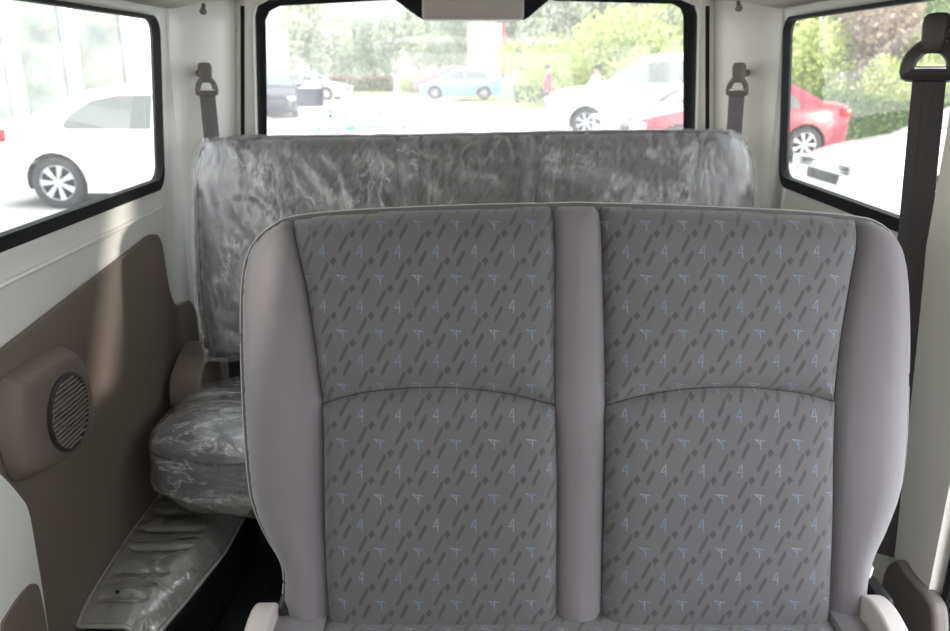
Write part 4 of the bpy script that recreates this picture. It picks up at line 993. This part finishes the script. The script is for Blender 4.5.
# ---- people
def skin(name, joints, edges, mat, parent, sub=2, root_i=0):
    me = bpy.data.meshes.new(name); bm = bmesh.new(); ly = bm.verts.layers.skin.verify()
    vs = []
    for i, (p, r_) in enumerate(joints):
        v = bm.verts.new(p); v[ly].radius = (r_, r_) if not isinstance(r_, tuple) else r_; v[ly].use_root = (i == root_i); vs.append(v)
    for a, b in edges: bm.edges.new((vs[a], vs[b]))
    bm.to_mesh(me); bm.free(); me.materials.append(mat)
    o = bpy.data.objects.new(name, me); COL.objects.link(o); o.parent = parent; WORLD[o] = WORLD[parent]
    s_ = o.modifiers.new('skin', 'SKIN'); s_.use_smooth_shade = True
    b_ = o.modifiers.new('sub', 'SUBSURF'); b_.levels = b_.render_levels = sub
    return o
m_skin = plain('skin', (.52, .34, .26), .6); m_hair = plain('black_hair', (.03, .025, .025), .6)
def person(label, loc, rz, coat, trous, arms):
    t = thing('person', label, 'person', loc, rz)
    # body: pelvis, spine, neck, head, limbs (faces local -y)
    J = [((0, 0, .93), .11), ((0, 0, 1.10), .105), ((0, 0, 1.28), .12), ((0, 0, 1.40), .085), ((0, -.005, 1.47), .050), ((0, -.015, 1.55), .075), ((0, -.01, 1.63), .082), ((0, 0, 1.69), .05)]
    E = [(0, 1), (1, 2), (2, 3), (3, 4), (4, 5), (5, 6), (6, 7)]
    for s in (-1, 1):
        n = len(J); J += [((s*.10, 0, .86), .085), ((s*.11, -.02, .50), .055), ((s*.11, 0, .10), .038), ((s*.12, -.14, .035), .035)]; E += [(0, n), (n, n+1), (n+1, n+2), (n+2, n+3)]
        el, wr_ = arms[0 if s < 0 else 1]; n = len(J)
        hand = tuple(np.array(wr_)+(np.array(wr_)-np.array(el))*.30)
        J += [((s*.18, 0, 1.38), .055), (el, .040), (wr_, .028), (hand, .034)]; E += [(3, n), (n, n+1), (n+1, n+2), (n+2, n+3)]
        k = len(J)-1; dv = (np.array(hand)-np.array(wr_)); dv = dv/np.linalg.norm(dv)
        for q_ in range(4):
            f0 = np.array(hand)+dv*.03+np.array((0, (q_-1.5)*.018, 0)); f1 = f0+dv*(.05+.01*(q_ in (1, 2)))+np.array((0, 0, -.01)); m_ = len(J)
            J += [(tuple(f0), .010), (tuple(f1), .008)]; E += [(k, m_), (m_, m_+1)]
        m_ = len(J); th = np.array(wr_)+dv*.05+np.array((0, -.035, 0)); J += [(tuple(th), .011), (tuple(th+dv*.03), .009)]; E += [(k-1, m_), (m_, m_+1)]
    skin('body', J, E, m_skin, t)
    f = MB().box((0, -.105, 1.585), (.022, .03, .045), None, .008); obj('nose', f, m_skin, t, WORLD[t], 60, True)
    for s in (-1, 1):
        obj('ear', MB().box((s*.080, .0, 1.60), (.014, .035, .055), None, .006), m_skin, t, WORLD[t], 60, True)
        obj('eye', MB().box((s*.032, -.088, 1.615), (.026, .008, .010), None, .003), m_hair, t, WORLD[t], 60, True)
    obj('mouth', MB().box((0, -.086, 1.545), (.045, .008, .008), None, .003), plain('lips', (.4, .15, .13), .5), t, WORLD[t], 60, True)
    hp = MB().lathe([(0, .085), (.035, .08), (.07, .055), (.092, .01), (.094, -.03), (.085, -.055)], 18, Matrix.Translation(Vector((0, .014, 1.645))))
    o = obj('hair', hp, m_hair, t, WORLD[t], 60, True); solid(o, .01, 0)
    CJ = [((0, 0, .80), (.17, .12)), ((0, 0, .98), (.16, .12)), ((0, 0, 1.14), (.15, .12)), ((0, 0, 1.30), (.16, .12)), ((0, 0, 1.41), (.10, .09)), ((0, 0, 1.46), .065)]
    CE = [(0, 1), (1, 2), (2, 3), (3, 4), (4, 5)]
    for s in (-1, 1):
        el, wr_ = arms[0 if s < 0 else 1]; n = len(CJ); CJ += [((s*.19, 0, 1.375), .075), (el, .060), (wr_, .048)]; CE += [(4, n), (n, n+1), (n+1, n+2)]
    skin('jacket', CJ, CE, coat, t)
    TJ = [((0, 0, .90), .125)]; TE = []
    for s in (-1, 1): n = len(TJ); TJ += [((s*.10, 0, .82), .10), ((s*.11, -.02, .50), .073), ((s*.11, 0, .10), .06)]; TE += [(0, n), (n, n+1), (n+1, n+2)]
    skin('trousers', TJ, TE, trous, t)
    for s in (-1, 1): obj('shoe', MB().box((s*.12, -.06, .04), (.10, .27, .08), None, .03), m_black, t, WORLD[t], 60, True)
    return t
pr = px(546, 75, 'y', 27.0)
person('person in a long bright red jacket and dark trousers standing on the grass', (px(547.5, 90, 'y', 27).x, 27, GZ+.04), R(100), plain('red_jacket', (.72, .03, .10), .8), plain('dark_trousers', (.04, .04, .06), .9), [((-.24, .02, 1.12), (-.22, -.03, .88)), ((.24, .02, 1.12), (.22, -.03, .88))])
person('person in a white top facing left behind the large white car', (px(596, 90, 'y', 26).x, 26, GZ+.04), R(-75), plain('white_shirt', (.82, .82, .84), .8), plain('grey_trousers', (.2, .2, .22), .9), [((-.25, -.08, 1.14), (-.20, -.30, 1.02)), ((.25, -.08, 1.14), (.20, -.30, 1.02))])

# ================================================================ light, sky, camera
w = bpy.data.worlds.new('sky'); SC.world = w; w.use_nodes = True; nt_ = w.node_tree; nt_.nodes.clear()
ow = nt_.nodes.new('ShaderNodeOutputWorld'); bg = nt_.nodes.new('ShaderNodeBackground'); 
tcw = nt_.nodes.new('ShaderNodeTexCoord'); sw = nt_.nodes.new('ShaderNodeSeparateXYZ'); nt_.links.new(tcw.outputs['Generated'], sw.inputs[0])
cr = nt_.nodes.new('ShaderNodeValToRGB'); nt_.links.new(sw.outputs['Z'], cr.inputs[0])
cr.color_ramp.elements[0].color = (1.0, .98, .955, 1); cr.color_ramp.elements[1].color = (.90, .94, 1.0, 1); cr.color_ramp.elements[1].position = .9
nt_.links.new(cr.outputs[0], bg.inputs[0]); bg.inputs[1].default_value = 1.0; nt_.links.new(bg.outputs[0], ow.inputs[0])
SUN_DIR = Vector((-1.6, 2.1, -.38)).normalized()
sd = bpy.data.lights.new('sun', 'SUN'); sd.energy = 1.6; sd.angle = R(1.2); sd.color = (1, .90, .76)
so = bpy.data.objects.new('sun', sd); COL.objects.link(so); so.rotation_euler = SUN_DIR.to_track_quat('-Z', 'Y').to_euler(); so.location = (12, -16, 6)

cd = bpy.data.cameras.new('camera'); co = bpy.data.objects.new('camera', cd); COL.objects.link(co); SC.camera = co
co.location = (0, 0, CZ); co.rotation_euler = (math.pi/2-PITCH, 0, 0); cd.sensor_width = 36; cd.lens = 36*F/950; cd.clip_start = .02; cd.clip_end = 1000
cd.dof.use_dof = True; cd.dof.focus_distance = 1.2; cd.dof.aperture_fstop = 6.3
SC.view_settings.view_transform = 'Standard'; SC.view_settings.look = 'None'; SC.view_settings.gamma = 1; SC.view_settings.exposure = 2.36
SC.view_settings.use_curve_mapping = False
SC.cycles.max_bounces = 10; SC.cycles.diffuse_bounces = 5; SC.cycles.transparent_max_bounces = 24; SC.cycles.use_denoising = True
SC.cycles.sample_clamp_indirect = 8; SC.cycles.caustics_reflective = False
